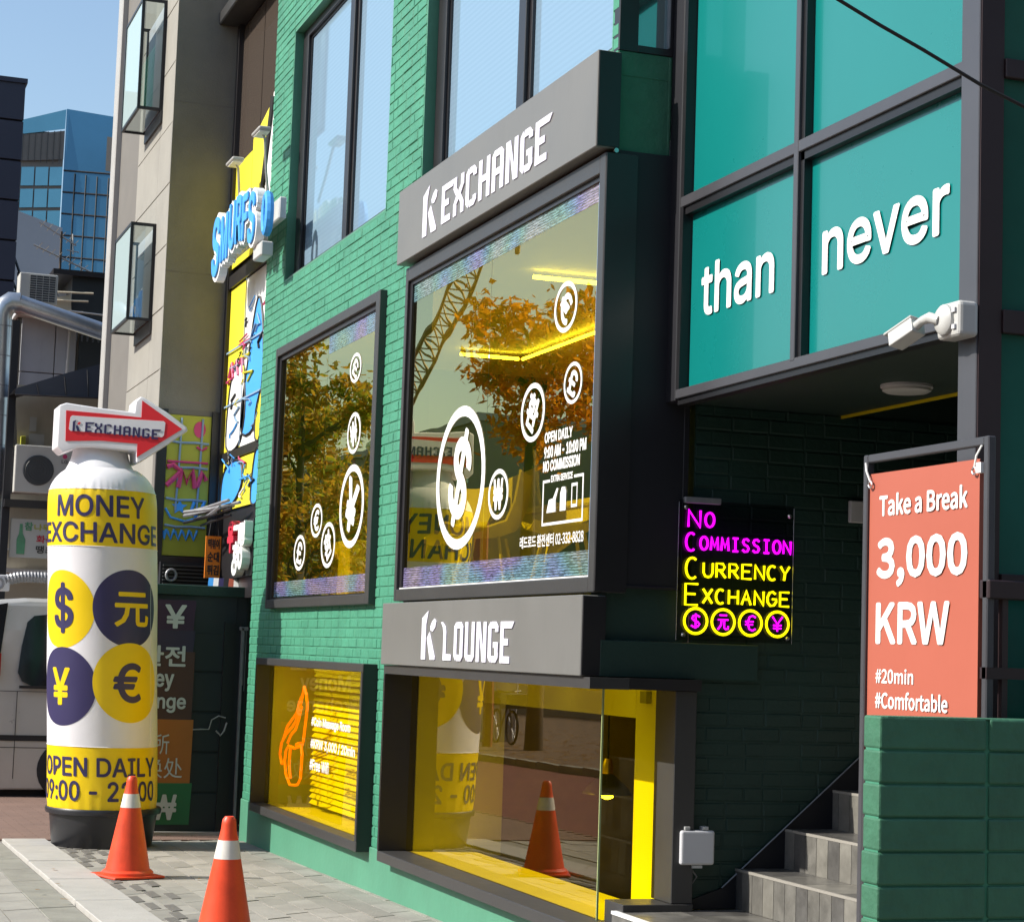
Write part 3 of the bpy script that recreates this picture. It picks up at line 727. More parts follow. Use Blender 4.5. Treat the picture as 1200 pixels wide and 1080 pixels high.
# ---- lounge window (wraps the corner)
W3 = part(B, 'lounge_window', M['frame'], MB().box((-12.18, 3.50, .295), (-8.72, 3.70, .358)), bevel=0.004, label='big yellow lined corner window below the lounge sign')
part(W3, 'side_curb', M['frame'], MB().box((-8.955, 3.702, .30), (-8.735, 4.06, .458)), bevel=.003)
part(W3, 'side_jamb', M['frameblack'], MB().box((-12.18, 3.50, .359), (-12.15, 3.72, 1.448)))
part(W3, 'header', M['frame'], MB().box((-12.18, 3.50, 1.449), (-8.72, 3.70, 1.502)))
part(W3, 'side_header', M['frameblack'], MB().box((-8.99, 3.702, 1.45), (-8.72, 4.07, 1.503)))
part(W3, 'rear_post', M['frame'], MB().box((-8.98, 3.95, .459), (-8.745, 4.06, 1.449)), bevel=.003)
part(W3, 'outer_post', M['frameblack'], MB().box((-8.93, 4.062, .43), (-8.78, 4.075, 1.5)))
part(W3, 'front_pane', M['filmlow'], pane_y(-12.15, -8.982, 3.678, .358, 1.449))
part(W3, 'side_pane', M['filmside'], pane_x(-8.978, 3.68, 3.95, .358, 1.449))
part(W3, 'glass_corner_edge', M['edgeglass'], MB().box((-8.984, 3.671, .358), (-8.976, 3.680, 1.449)))
# interior lining
part(W3, 'window_board', M['whitepaint'], MB().box((-12.15, 3.685, .33), (-8.985, 4.12, .356)))
part(W3, 'left_lining', M['whitepaint'], MB().box((-12.22, 3.722, .33), (-12.14, 4.30, 1.5)))
part(W3, 'corner_post', M['whitepaint'], MB().box((-9.62, 4.121, .33), (-8.95, 4.17, 1.5)), bevel=.003)
part(W3, 'top_lining', M['whitepaint'], MB().box((-12.14, 4.121, 1.29), (-9.621, 4.17, 1.5)))
part(W3, 'ceiling_lining', M['whitepaint'], MB().box((-12.14, 3.705, 1.47), (-8.99, 4.12, 1.50)))
part(W3, 'curtain_clip', M['alum'], MB().box((-9.5, 4.09, 1.37), (-9.42, 4.118, 1.43)))
for dx in (-11.6, -10.6, -9.7):
    part(W3, 'downlight_or_fill', M['led'], MB().lathe([(.03, 0), (.03, -.006)], (dx, 3.9, 1.47), 14))
# lounge room
mb = MB(); mb.box((-12.3, 6.6, -1.1), (-8.9, 6.7, 1.5)); mb.box((-12.35, 3.9, -1.1), (-12.25, 6.7, 1.5)); mb.box((-9.0, 4.18, -1.1), (-8.92, 6.7, 1.5)); mb.box((-12.3, 3.7, -1.2), (-8.9, 6.7, -1.1)); mb.box((-12.3, 4.12, -1.1), (-8.99, 4.17, .329))
part(B, 'lounge_room', M['wood'], mb)
# ---- lower left window with blinds
W4 = part(B, 'blind_window', M['frame'], MB().box((-15.88, 3.50, .295), (-12.68, 3.63, .358)).box((-15.88, 3.50, 1.445), (-12.68, 3.63, 1.50)), bevel=.004, label='small low window with yellow slatted blind and orange neon outline')
part(W4, 'side_jamb', M['frameblack'], MB().box((-15.88, 3.50, .359), (-15.85, 3.64, 1.444)))
part(W4, 'side_jamb', M['frame'], MB().box((-12.72, 3.50, .359), (-12.68, 3.63, 1.444)))
part(W4, 'painted_side_shade', M['frameblack'], MB().box((-12.679, 3.503, .298), (-12.672, 3.60, 1.498)))  # black sheet painting the shade on this frame's right side
part(W4, 'pane', M['filmleft'], pane_y(-15.85, -12.72, 3.61, .358, 1.445))
part(W4, 'lining', M['whitepaint'], MB().box((-15.92, 3.645, .33), (-15.84, 4.1, 1.47)).box((-15.84, 3.632, .33), (-12.72, 4.1, .356)).box((-15.9, 3.632, 1.45), (-12.7, 4.1, 1.5)).box((-12.75, 3.632, .357), (-12.7, 4.1, 1.449)).box((-15.85, 4.1, .35), (-12.7, 4.15, 1.5)))
part(W4, 'downlight_or_fill', M['led'], MB().box((-15.6, 3.72, 1.444), (-13.0, 3.74, 1.449)))  # added strip, no known fitting; brightens the inside of the blind window
sm = MB().box((-15.42, -0.022, -0.002), (-12.80, 0.022, 0.001)).mesh('blind_slat', M['whitepaint'])
for i in range(22):
    o = link('slat', sm, W4, loc=(0, 3.88, 0.41+i*0.0465)); o.rotation_euler = (R(52), 0, 0)
part(W4, 'blind_cord', M['white'], MB().box((-14.9, 3.875, .42), (-14.895, 3.88, 1.44)).box((-13.4, 3.875, .42), (-13.395, 3.88, 1.44)))
part(W4, 'blind_headrail', M['whitepaint'], MB().box((-15.44, 3.87, 1.40), (-12.80, 3.93, 1.445)))
mb = MB()
for s, zz, x1 in (('#Coin Massage Room', 1.015, -13.32), ('#KRW 3,000 / 20min', .860, -13.18), ('#Free Wifi', .715, -13.86)):
    tpart(W4, 'text_line', M['white'], s, (-14.40, 3.607, zz), (x1+14.40, 0, 0), (0, 0, .075), bold=.045)
# neon praying hands outline
mb = MB(); yN = 3.64
def nl(pts, rad=.011): mb.tube([(x, yN, z) for x, z in pts], rad, 6)
nl([(-14.95, .56), (-15.13, .55), (-15.27, .62), (-15.33, .72), (-15.30, .80), (-15.22, .84)])
nl([(-15.33, .72), (-15.42, .69), (-15.50, .76), (-15.46, .85), (-15.30, .93), (-15.12, .99), (-15.0, 1.05), (-14.88, 1.18), (-14.80, 1.30), (-14.72, 1.24), (-14.68, 1.16), (-14.72, 1.02), (-14.76, .90), (-14.80, .86)])
nl([(-15.40, .88), (-15.30, .98), (-15.15, 1.04), (-15.0, 1.10), (-14.93, 1.18), (-14.88, 1.22)])
nl([(-15.26, .86), (-15.15, .93), (-15.02, .97), (-14.93, 1.05), (-14.86, 1.15)])
nl([(-15.22, .84), (-15.03, .83), (-14.82, .86), (-14.78, .80), (-14.80, .62), (-14.88, .57), (-14.95, .56)])
nl([(-15.16, .83), (-15.18, .70), (-15.12, .60)])
nl([(-14.98, .86), (-14.86, .88)])
part(W4, 'neon_hands', M['neonorange'], mb, label='orange neon outline of two hands pressed together')

# ================================================================== SIGNS
def glyph_polys():
    # block letters with chamfered corners in a 10 x 16 grid, drawn as closed outlines (convex pieces)
    t = 2.6
    def bar(x0, y0, x1, y1): return [(x0, y0), (x1, y0), (x1, y1), (x0, y1)]
    def diag(x0, y0, x1, y1, t=t): # vertical-ish stroke
        return [(x0, y0), (x0+t, y0), (x1+t, y1), (x1, y1)]
    c = 2.0; W_, H_ = 9, 16
    L_ = {}
    L_['E'] = [bar(0, 0, t, H_), bar(t, 0, 8, t), bar(t, 6.8, 6.5, 6.8+t), [(t, H_-t), (9.5, H_-t), (11.5, H_), (t, H_)]]
    L_['X'] = [bar(0, 0, t, 4.5), bar(W_-t, 0, W_, 4.5), bar(0, 11.5, t, H_), bar(W_-t, 11.5, W_, H_), [(0, 4.5), (t, 4.5), (6.4, 8), (4.5, 9.5), (2.6, 8)], [(W_-t, 4.5), (W_, 4.5), (6.4, 8), (4.5, 6.8)], [(0, 11.5), (2.6, 8), (4.5, 9.2), (t, 11.5)], [(W_-t, 11.5), (4.5, 9.5), (6.4, 8), (W_, 11.5)]]
    ring = lambda: [bar(0, c, t, H_-c), [(0, c), (c, 0), (c+1.2, t), (t, t)], [(0, H_-c), (t, H_-t), (c+1.2, H_-t), (c, H_)]]
    L_['C'] = ring()+[bar(c+1.2, 0, W_-c, t), [(W_-c, 0), (W_, c), (W_, 4), (W_-t, 4), (W_-t, t), (W_-c, t)], bar(c+1.2, H_-t, W_-c, H_), [(W_-c, H_-t), (W_-t, H_-t), (W_-t, 12), (W_, 12), (W_, H_-c), (W_-c, H_)]]
    L_['G'] = L_['C']+[bar(W_-t, 4, W_, 8), bar(5, 5.8, W_-t, 8)]
    L_['O'] = ring()+[bar(c+1.2, 0, W_-c, t), bar(c+1.2, H_-t, W_-c, H_), [(W_-c, 0), (W_, c), (W_-t, t), (W_-c, t)], [(W_-c, H_-t), (W_-t, H_-t), (W_, H_-c), (W_-c, H_)], bar(W_-t, c, W_, H_-c)]
    L_['U'] = [bar(0, c, t, H_), [(0, c), (c, 0), (c+1.2, t), (t, t)], bar(c+1.2, 0, W_-c, t), [(W_-c, 0), (W_, c), (W_-t, t), (W_-c, t)], bar(W_-t, c, W_, H_)]
    L_['H'] = [bar(0, 0, t, H_), bar(W_-t, 0, W_, H_), bar(t, 6.8, W_-t, 6.8+t)]
    L_['A'] = [bar(0, 0, t, H_-c), bar(W_-t, 0, W_, H_-c), [(0, H_-c), (t, H_-t), (W_-t, H_-t), (W_, H_-c), (W_-c, H_), (c, H_)], bar(t, 6, W_-t, 6+t)]
    L_['N'] = [bar(0, 0, t, H_), bar(W_-t, 0, W_, H_), [(t, 12.5), (t, H_), (t+.6, H_), (W_-t, 4.5), (W_-t, 0), (W_-t-.6, 0)]]
    L_['L'] = [[(0, t), (t, t), (t, 11.5), (t*.7, 14), (-1.2, H_), (-3, H_), (-1, 14), (0, 12)], bar(0, 0, 8, t)]
    L_['K'] = [[(0, 0), (2.4, 0), (2.4, 14), (3.6, 19.5), (0, 16.5)]]
    L_['k'] = [[(3.2, 8.5), (4.6, 11), (8, 1.2), (8, 0), (5.2, 0)]]
    L_['leaf'] = [[(5.2, 11.6), (6.4, 11.2), (7.8, 13), (8.2, 15.2), (7.2, 16.3), (6, 15.2), (5, 13.2)]]
    return L_
GP = glyph_polys()
def letters(parent, word, x0, x1, z0, h, y, m, th=0.012, sub=None, k=(0, 0, 0)):
    """one mesh per letter; x0..x1 span the word, h = cap height"""
    adv = 10.8; total = adv*len(word)-1.8+(1.2 if word[-1] == 'E' else 0)
    s = (x1-x0)/total; sz = h/16.0
    for i, ch in enumerate(word):
        mb = MB()
        for j, poly in enumerate(GP[ch]):
            a = [(x0+(i*adv+px)*s, y-0.0004*j, z0+pz*sz) for px, pz in poly]
            mb.prism(a[::-1], (0, -th, 0))
        mb.build('letter', m, parent)
def klogo(parent, x0, z0, s, sz, y, mats, th=0.012):
    mb = MB()
    for nme, mi in (('K', 0), ('k', 0), ('leaf', 1)):
        mb.mi = mi
        for poly in GP[nme]: mb.prism([(x0+px*s, y, z0+pz*sz) for px, pz in poly][::-1], (0, -th, 0))
    return mb.build('logo_mark', mats, parent)

S1 = thing('shop_sign', (-10.5, 3.54, 4.03), 'long grey box sign with white EXCHANGE lettering above the big window', 'sign')
part(S1, 'panel', M['signgrey'], MB().box((-12.18, 3.48, 4.03), (-8.80, 3.60, 4.507)), bevel=.004)
part(S1, 'end_cap', M['frameblack'], MB().box((-8.799, 3.486, 4.036), (-8.792, 3.60, 4.501)))
klogo(S1, -11.62, 4.105, .034, .0155, 3.478, [M['whitelit'], M['whitelit']], th=.004)
letters(S1, 'EXCHANGE', -11.24, -9.42, 4.115, .228, 3.478, M['whitelit'], th=.004)
part(S1, 'screw', M['chrome'], MB().lathe([(0.012, 0), (0.012, .012)], (-8.80, 3.585, 4.02), 8, 'x'))
S2 = thing('shop_sign', (-10.5, 3.54, 1.51), 'grey box sign with white LOUNGE lettering between the big window and the corner window', 'sign')
part(S2, 'panel', M['signgrey'], MB().box((-12.19, 3.48, 1.505), (-8.80, 3.60, 1.885)), bevel=.004)
part(S2, 'end_cap', M['frameblack'], MB().box((-8.799, 3.486, 1.51), (-8.792, 3.60, 1.88)))
klogo(S2, -11.32, 1.548, .033, .0145, 3.478, [M['whitelit'], M['whitelit']], th=.004)
letters(S2, 'LOUNGE', -10.90, -9.74, 1.548, .215, 3.478, M['whitelit'], th=.004)

# ================================================================== TEAL GLASS FRONT AND ENTRANCE
T = thing('teal_glass_front', (-7.5, 3.9, 2.83), 'overhanging upper storey of teal glass with dark mullions and white lettering', 'building')
fr = part(T, 'mullion_frame', M['alu'], MB()
    .box((-8.70, 3.886, 2.828), (-6.22, 3.96, 2.872)).box((-8.70, 3.887, 3.752), (-6.22, 3.96, 3.803)).box((-8.70, 3.887, 4.95), (-6.22, 3.96, 5.0))
    .box((-7.53, 3.884, 2.86), (-7.49, 3.94, 7.0)), bevel=.003)
part(T, 'left_mullion', M['aludark'], MB().box((-8.705, 3.889, 2.873), (-8.668, 3.96, 7.0)))
part(T, 'painted_rail_shadow', M['aludark'], MB().box((-8.70, 3.90, 3.715), (-6.22, 3.935, 3.752)).box((-7.515, 3.90, 2.872), (-7.46, 3.935, 7.0)).box((-8.70, 3.90, 2.800), (-6.22, 3.96, 2.828)))  # shade below and beside the rails, put in as near-black strips
part(T, 'corner_post', M['navyclad'], MB().box((XR+.002, 3.886, 2.82), (-8.706, 4.0, 7.0)), bevel=.004)
for (a, b, c_, d_) in ((-8.66, -7.53, 2.872, 3.715), (-7.46, -6.22, 2.872, 3.715), (-8.66, -7.53, 3.803, 4.95), (-7.46, -6.22, 3.803, 4.95), (-8.66, -7.53, 5.0, 6.9), (-7.46, -6.22, 5.0, 6.9)):
    part(T, 'teal_pane', M['teal'], MB().box((a, 3.938, c_), (b, 3.944, d_)))
tpart(T, 'word', M['white'], 'than', (-8.525, 3.932, 3.205), (.735, 0, 0), (0, 0, .235), bold=.03)['label'] = 'white word than'
tpart(T, 'word', M['white'], 'never', (-7.34, 3.932, 3.205), (.965, 0, 0), (0, 0, .175), bold=.04)['label'] = 'white word never'
part(T, 'pillar', M['alu'], MB().box((-6.22, 3.883, .30), (-6.10, 3.985, 7.0)), bevel=.003)
part(T, 'pillar_side', M['brown'], MB().box((-6.10, 3.889, .30), (-6.094, 3.982, 7.0)))
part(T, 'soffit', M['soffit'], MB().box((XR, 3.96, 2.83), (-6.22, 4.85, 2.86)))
part(T, 'painted_soffit_glow', M['gapglow'], MB().box((XR, 4.852, 2.815), (-6.5, 4.858, 2.83)))  # yellow colour paints light showing along the gap; nothing glows here
mb = MB(); mb.box((XR, 4.86, 3.6), (-6.0, 8.0, 3.7)); mb.box((XR, 7.9, 0.3), (-6.0, 8.0, 3.6)); mb.box((-6.16, 4.9, .3), (-6.06, 8.0, 3.6)); mb.box((XR, 3.96, 6.9), (-6.0, 8, 7.0)); mb.box((XR, 4.86, 2.86), (-6.3, 4.9, 3.6))
part(T, 'dark_hallway', M['doorblack'], mb)
# right return: green glass beside the pillar
for za_, zb_ in ((2.79, 2.875), (1.86, 1.935), (3.72, 3.79), (.3, .6)): part(T, 'return_rail', M['brown'], MB().box((-6.14, 3.985, za_), (-6.085, 5.0, zb_)), bevel=.003)
for (a, b) in ((2.875, 3.72), (1.935, 2.79), (.6, 1.86), (3.79, 5.2)):
    part(T, 'return_pane', M['railglass'], MB().box((-6.12, 3.986, a), (-6.11, 5.0, b)))
# landing and stairs
LD = thing('entrance_landing', (-7.2, 3.7, .25), 'tiled entrance landing in front of the first stair', 'landing')
part(LD, 'slab', M['grout'], MB().box((-8.80, 3.684, 0.1), (-5.5, 4.6, .4195)).box((-8.8, 3.684, .1), (-5.4, 6.9, .36)))
def tilemb(x0, x1, y0, y1, z0, z1): return MB().box((x0+.002, y0, z0), (x1-.002, y1, z1))
x = -8.80; i = 0
while x < -5.6:
    for (y0, y1) in ((3.70, 4.0), (4.0, 4.32)):
        tilemb(x, x+.22, y0+.002, y1-.002, .415, .424+rng.gauss(0, .0004)).build('tile', rtile(), LD)
    tilemb(x, x+.22, 3.676, 3.684, .24, .41).build('tile', rtile(), LD)
    x += .22
part(LD, 'edge_trim', M['white'], MB().box((-8.80, 3.672, .41), (-5.5, 3.70, .4245)))
ST = thing('staircase', (-7.5, 4.4, .42), 'dark entrance stairs clad in worn grey plank tiles', 'stairs')
for s_ in range(9):
    y0 = 4.326+.2555*s_; zt = .612+.188*s_
    stp = MB().box((XR+.001, y0+.008, .3), (-6.2, y0+.27, zt-.009)).build('step', M['grout'], ST)
    if s_ < 4:
        x = XR+.003+(s_ % 2)*.04-.04
        while x < -6.25:
            a = max(x, XR+.003)
            tilemb(a, x+.11, y0, y0+.008, zt-.188, zt-.012).build('riser_tile', rtile(), stp)
            x += .11
        x = XR+.003
        while x < -6.25:
            tilemb(x, x+.33, y0+.012, y0+.262, zt-.009, zt-.0005).build('tread_tile', rtile(), stp); x += .33
        part(stp, 'nosing', M['grout'], MB().box((XR+.002, y0-.002, zt-.012), (-6.2, y0+.011, zt)))
mb = MB(); mb.prism([(XR+.0, 4.02, .424), (XR+.0, 4.10, .47), (XR, 4.25, .52), (XR, 4.98, 1.145), (XR, 6.6, 2.35), (XR, 6.6, 1.6), (XR, 4.5, .424)][::-1], (.014, 0, 0))
part(ST, 'stringer', M['navyclad'], mb)
part(ST, 'stringer_edge', M['alum'], MB().tube([(XR+.014, 4.25, .522), (XR+.014, 4.98, 1.147), (XR+.014, 6.6, 2.352)], .004, 5))

# ================================================================== small things on the entrance
CL = thing('ceiling_light', (-7.70, 4.55, 2.83), 'round unlit white ceiling light under the overhang', 'ceiling light')
part(CL, 'base', M['greybox'], MB().lathe([(0.115, 0), (.115, -.012)], (-7.70, 4.55, 2.83), 32))
part(CL, 'diffuser', M['plasticwhite'], MB().lathe([(.108, -.012), (.106, -.026), (.09, -.034), (.04, -.038)], (-7.70, 4.55, 2.83), 32, caps=True), smooth=True)
JB = MB().box((XR, 4.90, 2.30), (XR+.03, 4.99, 2.41)).build('wall_switch_box', M['greybox'], None, bevel=.005, cat='switch box', label='small grey box on the dark wall behind the banner edge')
# neon board
NS = thing('neon_sign', (XR+.04, 4.28, 1.69), 'neon sign on clear acrylic with purple and yellow words and four coins', 'neon sign')
part(NS, 'acrylic_panel', M['acrylic'], pane_x(XR+.043, 3.965, 4.58, 1.69, 2.36))
for yy in (3.965, 4.58): part(NS, 'panel_edge', M['chrome'], MB().tube([(XR+.043, yy, 1.69), (XR+.043, yy, 2.35)], .0016, 4))
for (yy, zz) in ((4.0, 2.325), (4.555, 2.31), (4.0, 1.715), (4.555, 1.715)):
    part(NS, 'standoff_screw', M['chrome'], MB().lathe([(.011, 0), (.011, .014), (.007, .02)], (XR+.036, yy, zz), 10, 'x'))
part(NS, 'power_adapter', M['alum'], MB().box((XR+.02, 3.99, 2.345), (XR+.06, 4.18, 2.375)), bevel=.003)
SF = {'N': [[(0,0),(0,1),(1,0),(1,1)]], 'O': [[(.5+.5*math.cos(a*math.pi/8), .5+.5*math.sin(a*math.pi/8)) for a in range(17)]],
 'C': [[(.5+.5*math.cos(a*math.pi/10), .5+.5*math.sin(a*math.pi/10)) for a in range(3, 18)]],
 'M': [[(0,0),(.12,1),(.5,.25),(.88,1),(1,0)]], 'I': [[(.5,0),(.5,1)],[(.15,1),(.85,1)],[(.15,0),(.85,0)]],
 'S': [[(.9,.85),(.6,1),(.25,.95),(.1,.75),(.3,.56),(.7,.45),(.9,.25),(.7,.03),(.35,0),(.05,.15)]],
 'U': [[(0,1),(0,.3),(.2,.05),(.5,0),(.8,.05),(1,.3),(1,1)]], 'R': [[(0,0),(0,1),(.7,.97),(.9,.75),(.7,.52),(0,.5)],[(.4,.5),(1,0)]],
 'E': [[(1,1),(0,1),(0,0),(1,0)],[(0,.52),(.8,.52)]], 'Y': [[(0,1),(.5,.45),(1,1)],[(.5,.45),(.4,0)]], 'X': [[(0,0),(1,1)],[(0,1),(1,0)]],
 'H': [[(0,0),(0,1)],[(1,0),(1,1)],[(0,.5),(1,.5)]], 'A': [[(0,0),(.5,1),(1,0)],[(.2,.38),(.8,.38)]],
 'G': [[(.9,.85),(.6,1),(.25,.93),(.02,.6),(.05,.25),(.35,.0),(.75,.05),(1,.3),(1,.48),(.55,.48)]],
 '$': [[(.9,.78),(.6,.88),(.25,.83),(.15,.66),(.35,.54),(.7,.45),(.88,.3),(.7,.13),(.35,.1),(.08,.2)],[(.5,0),(.5,1)]],
 '元': [[(.15,.95),(.85,.95)],[(0,.65),(1,.65)],[(.35,.65),(.3,.3),(0,0)],[(.62,.65),(.62,.12),(.75,.03),(.97,.05),(1,.25)]],
 '€': [[(1,.88),(.7,1),(.4,.9),(.22,.5),(.4,.1),(.7,0),(1,.12)],[(0,.6),(.8,.6)],[(0,.4),(.75,.4)]],
 '¥': [[(0,1),(.5,.5),(1,1)],[(.5,.5),(.5,0)],[(.1,.42),(.9,.42)],[(.1,.22),(.9,.22)]]}
def neon(ch, y0, z0, wy, hz, m, rad=.0062, xx=XR+.058):
    mb = MB()
    for ln in SF[ch]: mb.tube([(xx, y0-.026+px*wy, z0+pz*hz) for px, pz in ln], rad, 6)
    mb.build('neon_letter' if ch.isalpha() and ord(ch) < 256 else 'neon_symbol', m, NS)
def neonword(w_, y0, y1, z0, cap, small, m, z1=None):
    n = len(w_); first = 1.35; tot = first+(n-1); st = (y1-y0)/tot; yy = y0
    for i, ch in enumerate(w_):
        wd = st*(first if i == 0 else 1)*.70
        neon(ch, yy, z0 + (0 if z1 is None else (z1-z0)*i/n) + (0 if i else -(cap-small)*0.35), wd, cap if i == 0 else small, m); yy += st*(first if i == 0 else 1)
neonword('NO', 4.035, 4.19, 2.235, .082, .068, M['magenta'])
neonword('COMMISSION', 4.025, 4.60, 2.125, .085, .062, M['magenta'])
neonword('CURRENCY', 4.028, 4.60, 1.995, .10, .068, M['neonyellow'])
neonword('EXCHANGE', 4.028, 4.60, 1.870, .10, .068, M['neonyellow'])
for i, ch in enumerate('$元€¥'):
    cy, cz = 4.085+i*.145, 1.783; ry = cy-.026
    mb = MB(); mb.tube([(XR+.058, ry+.060*math.cos(a*math.pi/12), cz+.060*math.sin(a*math.pi/12)) for a in range(24)], .0068, 6, closed=True)
    mb.build('neon_ring', M['neonyellow'], NS)
    neon(ch, cy-.027, cz-.036, .054, .072, M['magenta'], rad=.005)
# grey weatherproof box
UB = thing('utility_box', (XR, 4.07, .64), 'grey weatherproof socket box low on the dark wall beside the stairs', 'utility box')
part(UB, 'back', M['plasticwhite'], MB().box((XR+.004, 4.08, .645), (XR+.06, 4.155, .795)).box((XR+.061, 3.978, .645), (XR+.085, 4.155, .80)), bevel=.008, segs=2)
part(UB, 'lid', M['greybox'], MB().box((XR+.088, 3.985, .64), (XR+.118, 4.16, .80)), bevel=.012, segs=3)
for yy in (4.02, 4.115): part(UB, 'hinge', M['plasticwhite'], MB().box((XR+.065, yy-.014, .802), (XR+.11, yy+.014, .818)), bevel=.002)
part(UB, 'latch', M['plasticwhite'], MB().box((XR+.07, 4.05, .625), (XR+.11, 4.10, .638)))
MB().tube([(XR+.08, 4.04, .64), (XR+.05, 4.10, .58), (XR+.02, 4.08, .53)], .004, 5).build('power_cord', M['alum'], UB)
# security camera
SC_ = thing('security_camera', (-6.10, 3.87, 2.82), 'white security floodlight camera on the corner pillar of the teal glass', 'camera')
part(SC_, 'mount_box', M['plasticwhite'], MB().box((-6.235, 3.80, 2.765), (-6.085, 3.885, 2.895)), bevel=.018, segs=3)
part(SC_, 'mount_cover', M['plasticwhite'], MB().lathe([(.055, 0), (.055, -.012), (.045, -.022), (.02, -.026)], (-6.17, 3.80, 2.832), 20, 'y'), smooth=True)
for zz in (2.80, 2.86): part(SC_, 'cover_clip', M['greybox'], MB().box((-6.12, 3.792, zz-.008), (-6.10, 3.80, zz+.008)))
part(SC_, 'swivel_arm', M['plasticwhite'], MB().tube([(-6.18, 3.78, 2.83), (-6.22, 3.765, 2.845), (-6.26, 3.76, 2.84), (-6.30, 3.758, 2.825)], [.018, .020, .016, .017], 10), smooth=True)
o = part(SC_, 'housing', M['plasticwhite'], MB().box((-.075, -.033, -.030), (.055, .033, .030)).box((-.095, -.037, .024), (.06, .037, .034)), bevel=.007, segs=2, loc=(-6.35, 3.755, 2.808)); o.rotation_euler = (R(-10), R(-20), R(12))
o = part(SC_, 'lens_face', M['blackplastic'], MB().box((-.081, -.026, -.023), (-.075, .026, .022)), bevel=.002, loc=(-6.35, 3.755, 2.808)); o.rotation_euler = (R(-10), R(-20), R(12))
MB().tube([(-9.0, 1.60, 3.9), (-7.0, 2.40, 3.66), (-5.5, 2.96, 3.695), (-5.5, 3.13, 3.625), (-5.5, 3.29, 3.565), (-5.5, 3.50, 3.48), (-5.5, 3.75, 3.40), (-5.45, 5.2, 3.1)][2:], .006, 6).build('overhead_cable', M['rubber'], None, cat='cable', label='thin black cable sagging across the top right corner')

# banner stand on the landing
BN = thing('banner_stand', (-6.15, 3.70, .42), 'orange massage price banner in a black metal stand reading Take a Break', 'banner')
k_ = 3.70/2.64
bx0, bx1 = -4.683*k_, -4.090*k_
ztop = 1.6+.551*k_
mb = MB(); t_ = .030
mb.box((bx0, 3.70, .43), (bx0+t_, 3.73, ztop)); mb.box((bx1-t_, 3.70, .43), (bx1, 3.73, ztop)); mb.box((bx0+t_, 3.702, ztop-t_), (bx1-t_, 3.728, ztop)); mb.box((bx0+t_, 3.702, .50), (bx1-t_, 3.728, .53))
part(BN, 'frame', M['alu'], mb, bevel=.004)
for xx in (bx0+.01, bx1-.03): part(BN, 'foot', M['alu'], MB().box((xx, 3.70, .424), (xx+.02, 4.0, .44)))
px0, px1, pz1 = bx0+.034, bx1-.065, ztop-.072
n = 12; mb = MB(); V = []; F_ = []
zs_ = [pz1, 1.25, 1.24, .55]
def bpt(u_, z): return (px0+(px1-px0)*u_, 3.712+.0015*math.sin(u_*6+z*2), z)
for seg, (za, zb, mi) in enumerate(((pz1, 1.235, 0), (1.235, .55, 1))):
    mb.mi = mi
    for a in range(n):
        for b in range(6):
            u0_, u1_ = a/n, (a+1)/n; z0_, z1_ = za+(zb-za)*b/6, za+(zb-za)*(b+1)/6
            mb.quad(bpt(u0_, z1_), bpt(u1_, z1_), bpt(u1_, z0_), bpt(u0_, z0_))
part(BN, 'banner_sheet', [M['orange'], M['whitepaint']], mb)
part(BN, 'sheet_edge', M['orange'], MB().box((px1+.001, 3.705, 1.236), (px1+.006, 3.725, pz1-.01)))
def btext(s, xa, xb, z0, h, bold): tpart(BN, 'text_line', M['white'], s, (xa*k_, 3.7095, 1.6+(z0-1.6)*k_), ((xb-xa)*k_, 0, 0), (0, 0, h*k_), bold=bold)
btext('Take a Break', -4.605, -4.190, 1.987, .054, .04); btext('3,000', -4.612, -4.192, 1.806, .118, .045)
btext('KRW', -4.612, -4.268, 1.660, .098, .045); btext('#20min', -4.612, -4.428, 1.556, .036, .035); btext('#Comfortable', -4.612, -4.268, 1.492, .042, .035)
for xx in (px0+.02, px1-.02):
    part(BN, 'eyelet', M['chrome'], MB().tube([(xx+.012*math.cos(a), 3.700, pz1-.04+.012*math.sin(a)) for a in [i*math.pi/5 for i in range(10)]], .004, 6, closed=True))
    part(BN, 'tie', M['white'], MB().tube([(xx, 3.70, pz1-.03), (xx+(.02 if xx > -6 else -.02), 3.695, pz1+.01), (xx+(.045 if xx > -6 else -.035), 3.70, ztop-.03)], .004, 5))
part(BN, 'clip', M['white'], MB().box((px1+.005, 3.69, pz1-.05), (px1+.035, 3.71, pz1-.015)))

# block wall in the foreground
BW = thing('block_wall', (-5.5, 3.17, 0.1), 'low wall of dark green painted blocks in the right foreground', 'wall')
bw = MB().box((-5.592, 3.178, .1), (-5.508, 5.3, 1.438)).build('core', M['greenjoint'], BW)
rb_ = random.Random(9)
for i in range(13):
    z1 = 1.444-i*.1035; z0 = z1-.0985; y = 3.170
    if z0 < .1: break
    while y < 4.9:
        L = .392; dx = rb_.gauss(0, .0015); dy = rb_.gauss(0, .0015)
        MB().box((-5.602+dx, y+.004+(dy if y < 3.2 else 0), z0), (-5.499+dx, y+L-.006, z1+(rb_.gauss(0, .001) if i == 0 else 0))).build('block', M['greenpost'], BW, bevel=.007, segs=2); y += L
part(BW, 'mortar_cap', M['greenpost'], MB().box((-5.598, 3.20, 1.440), (-5.502, 5.0, 1.4455)), bevel=.002)
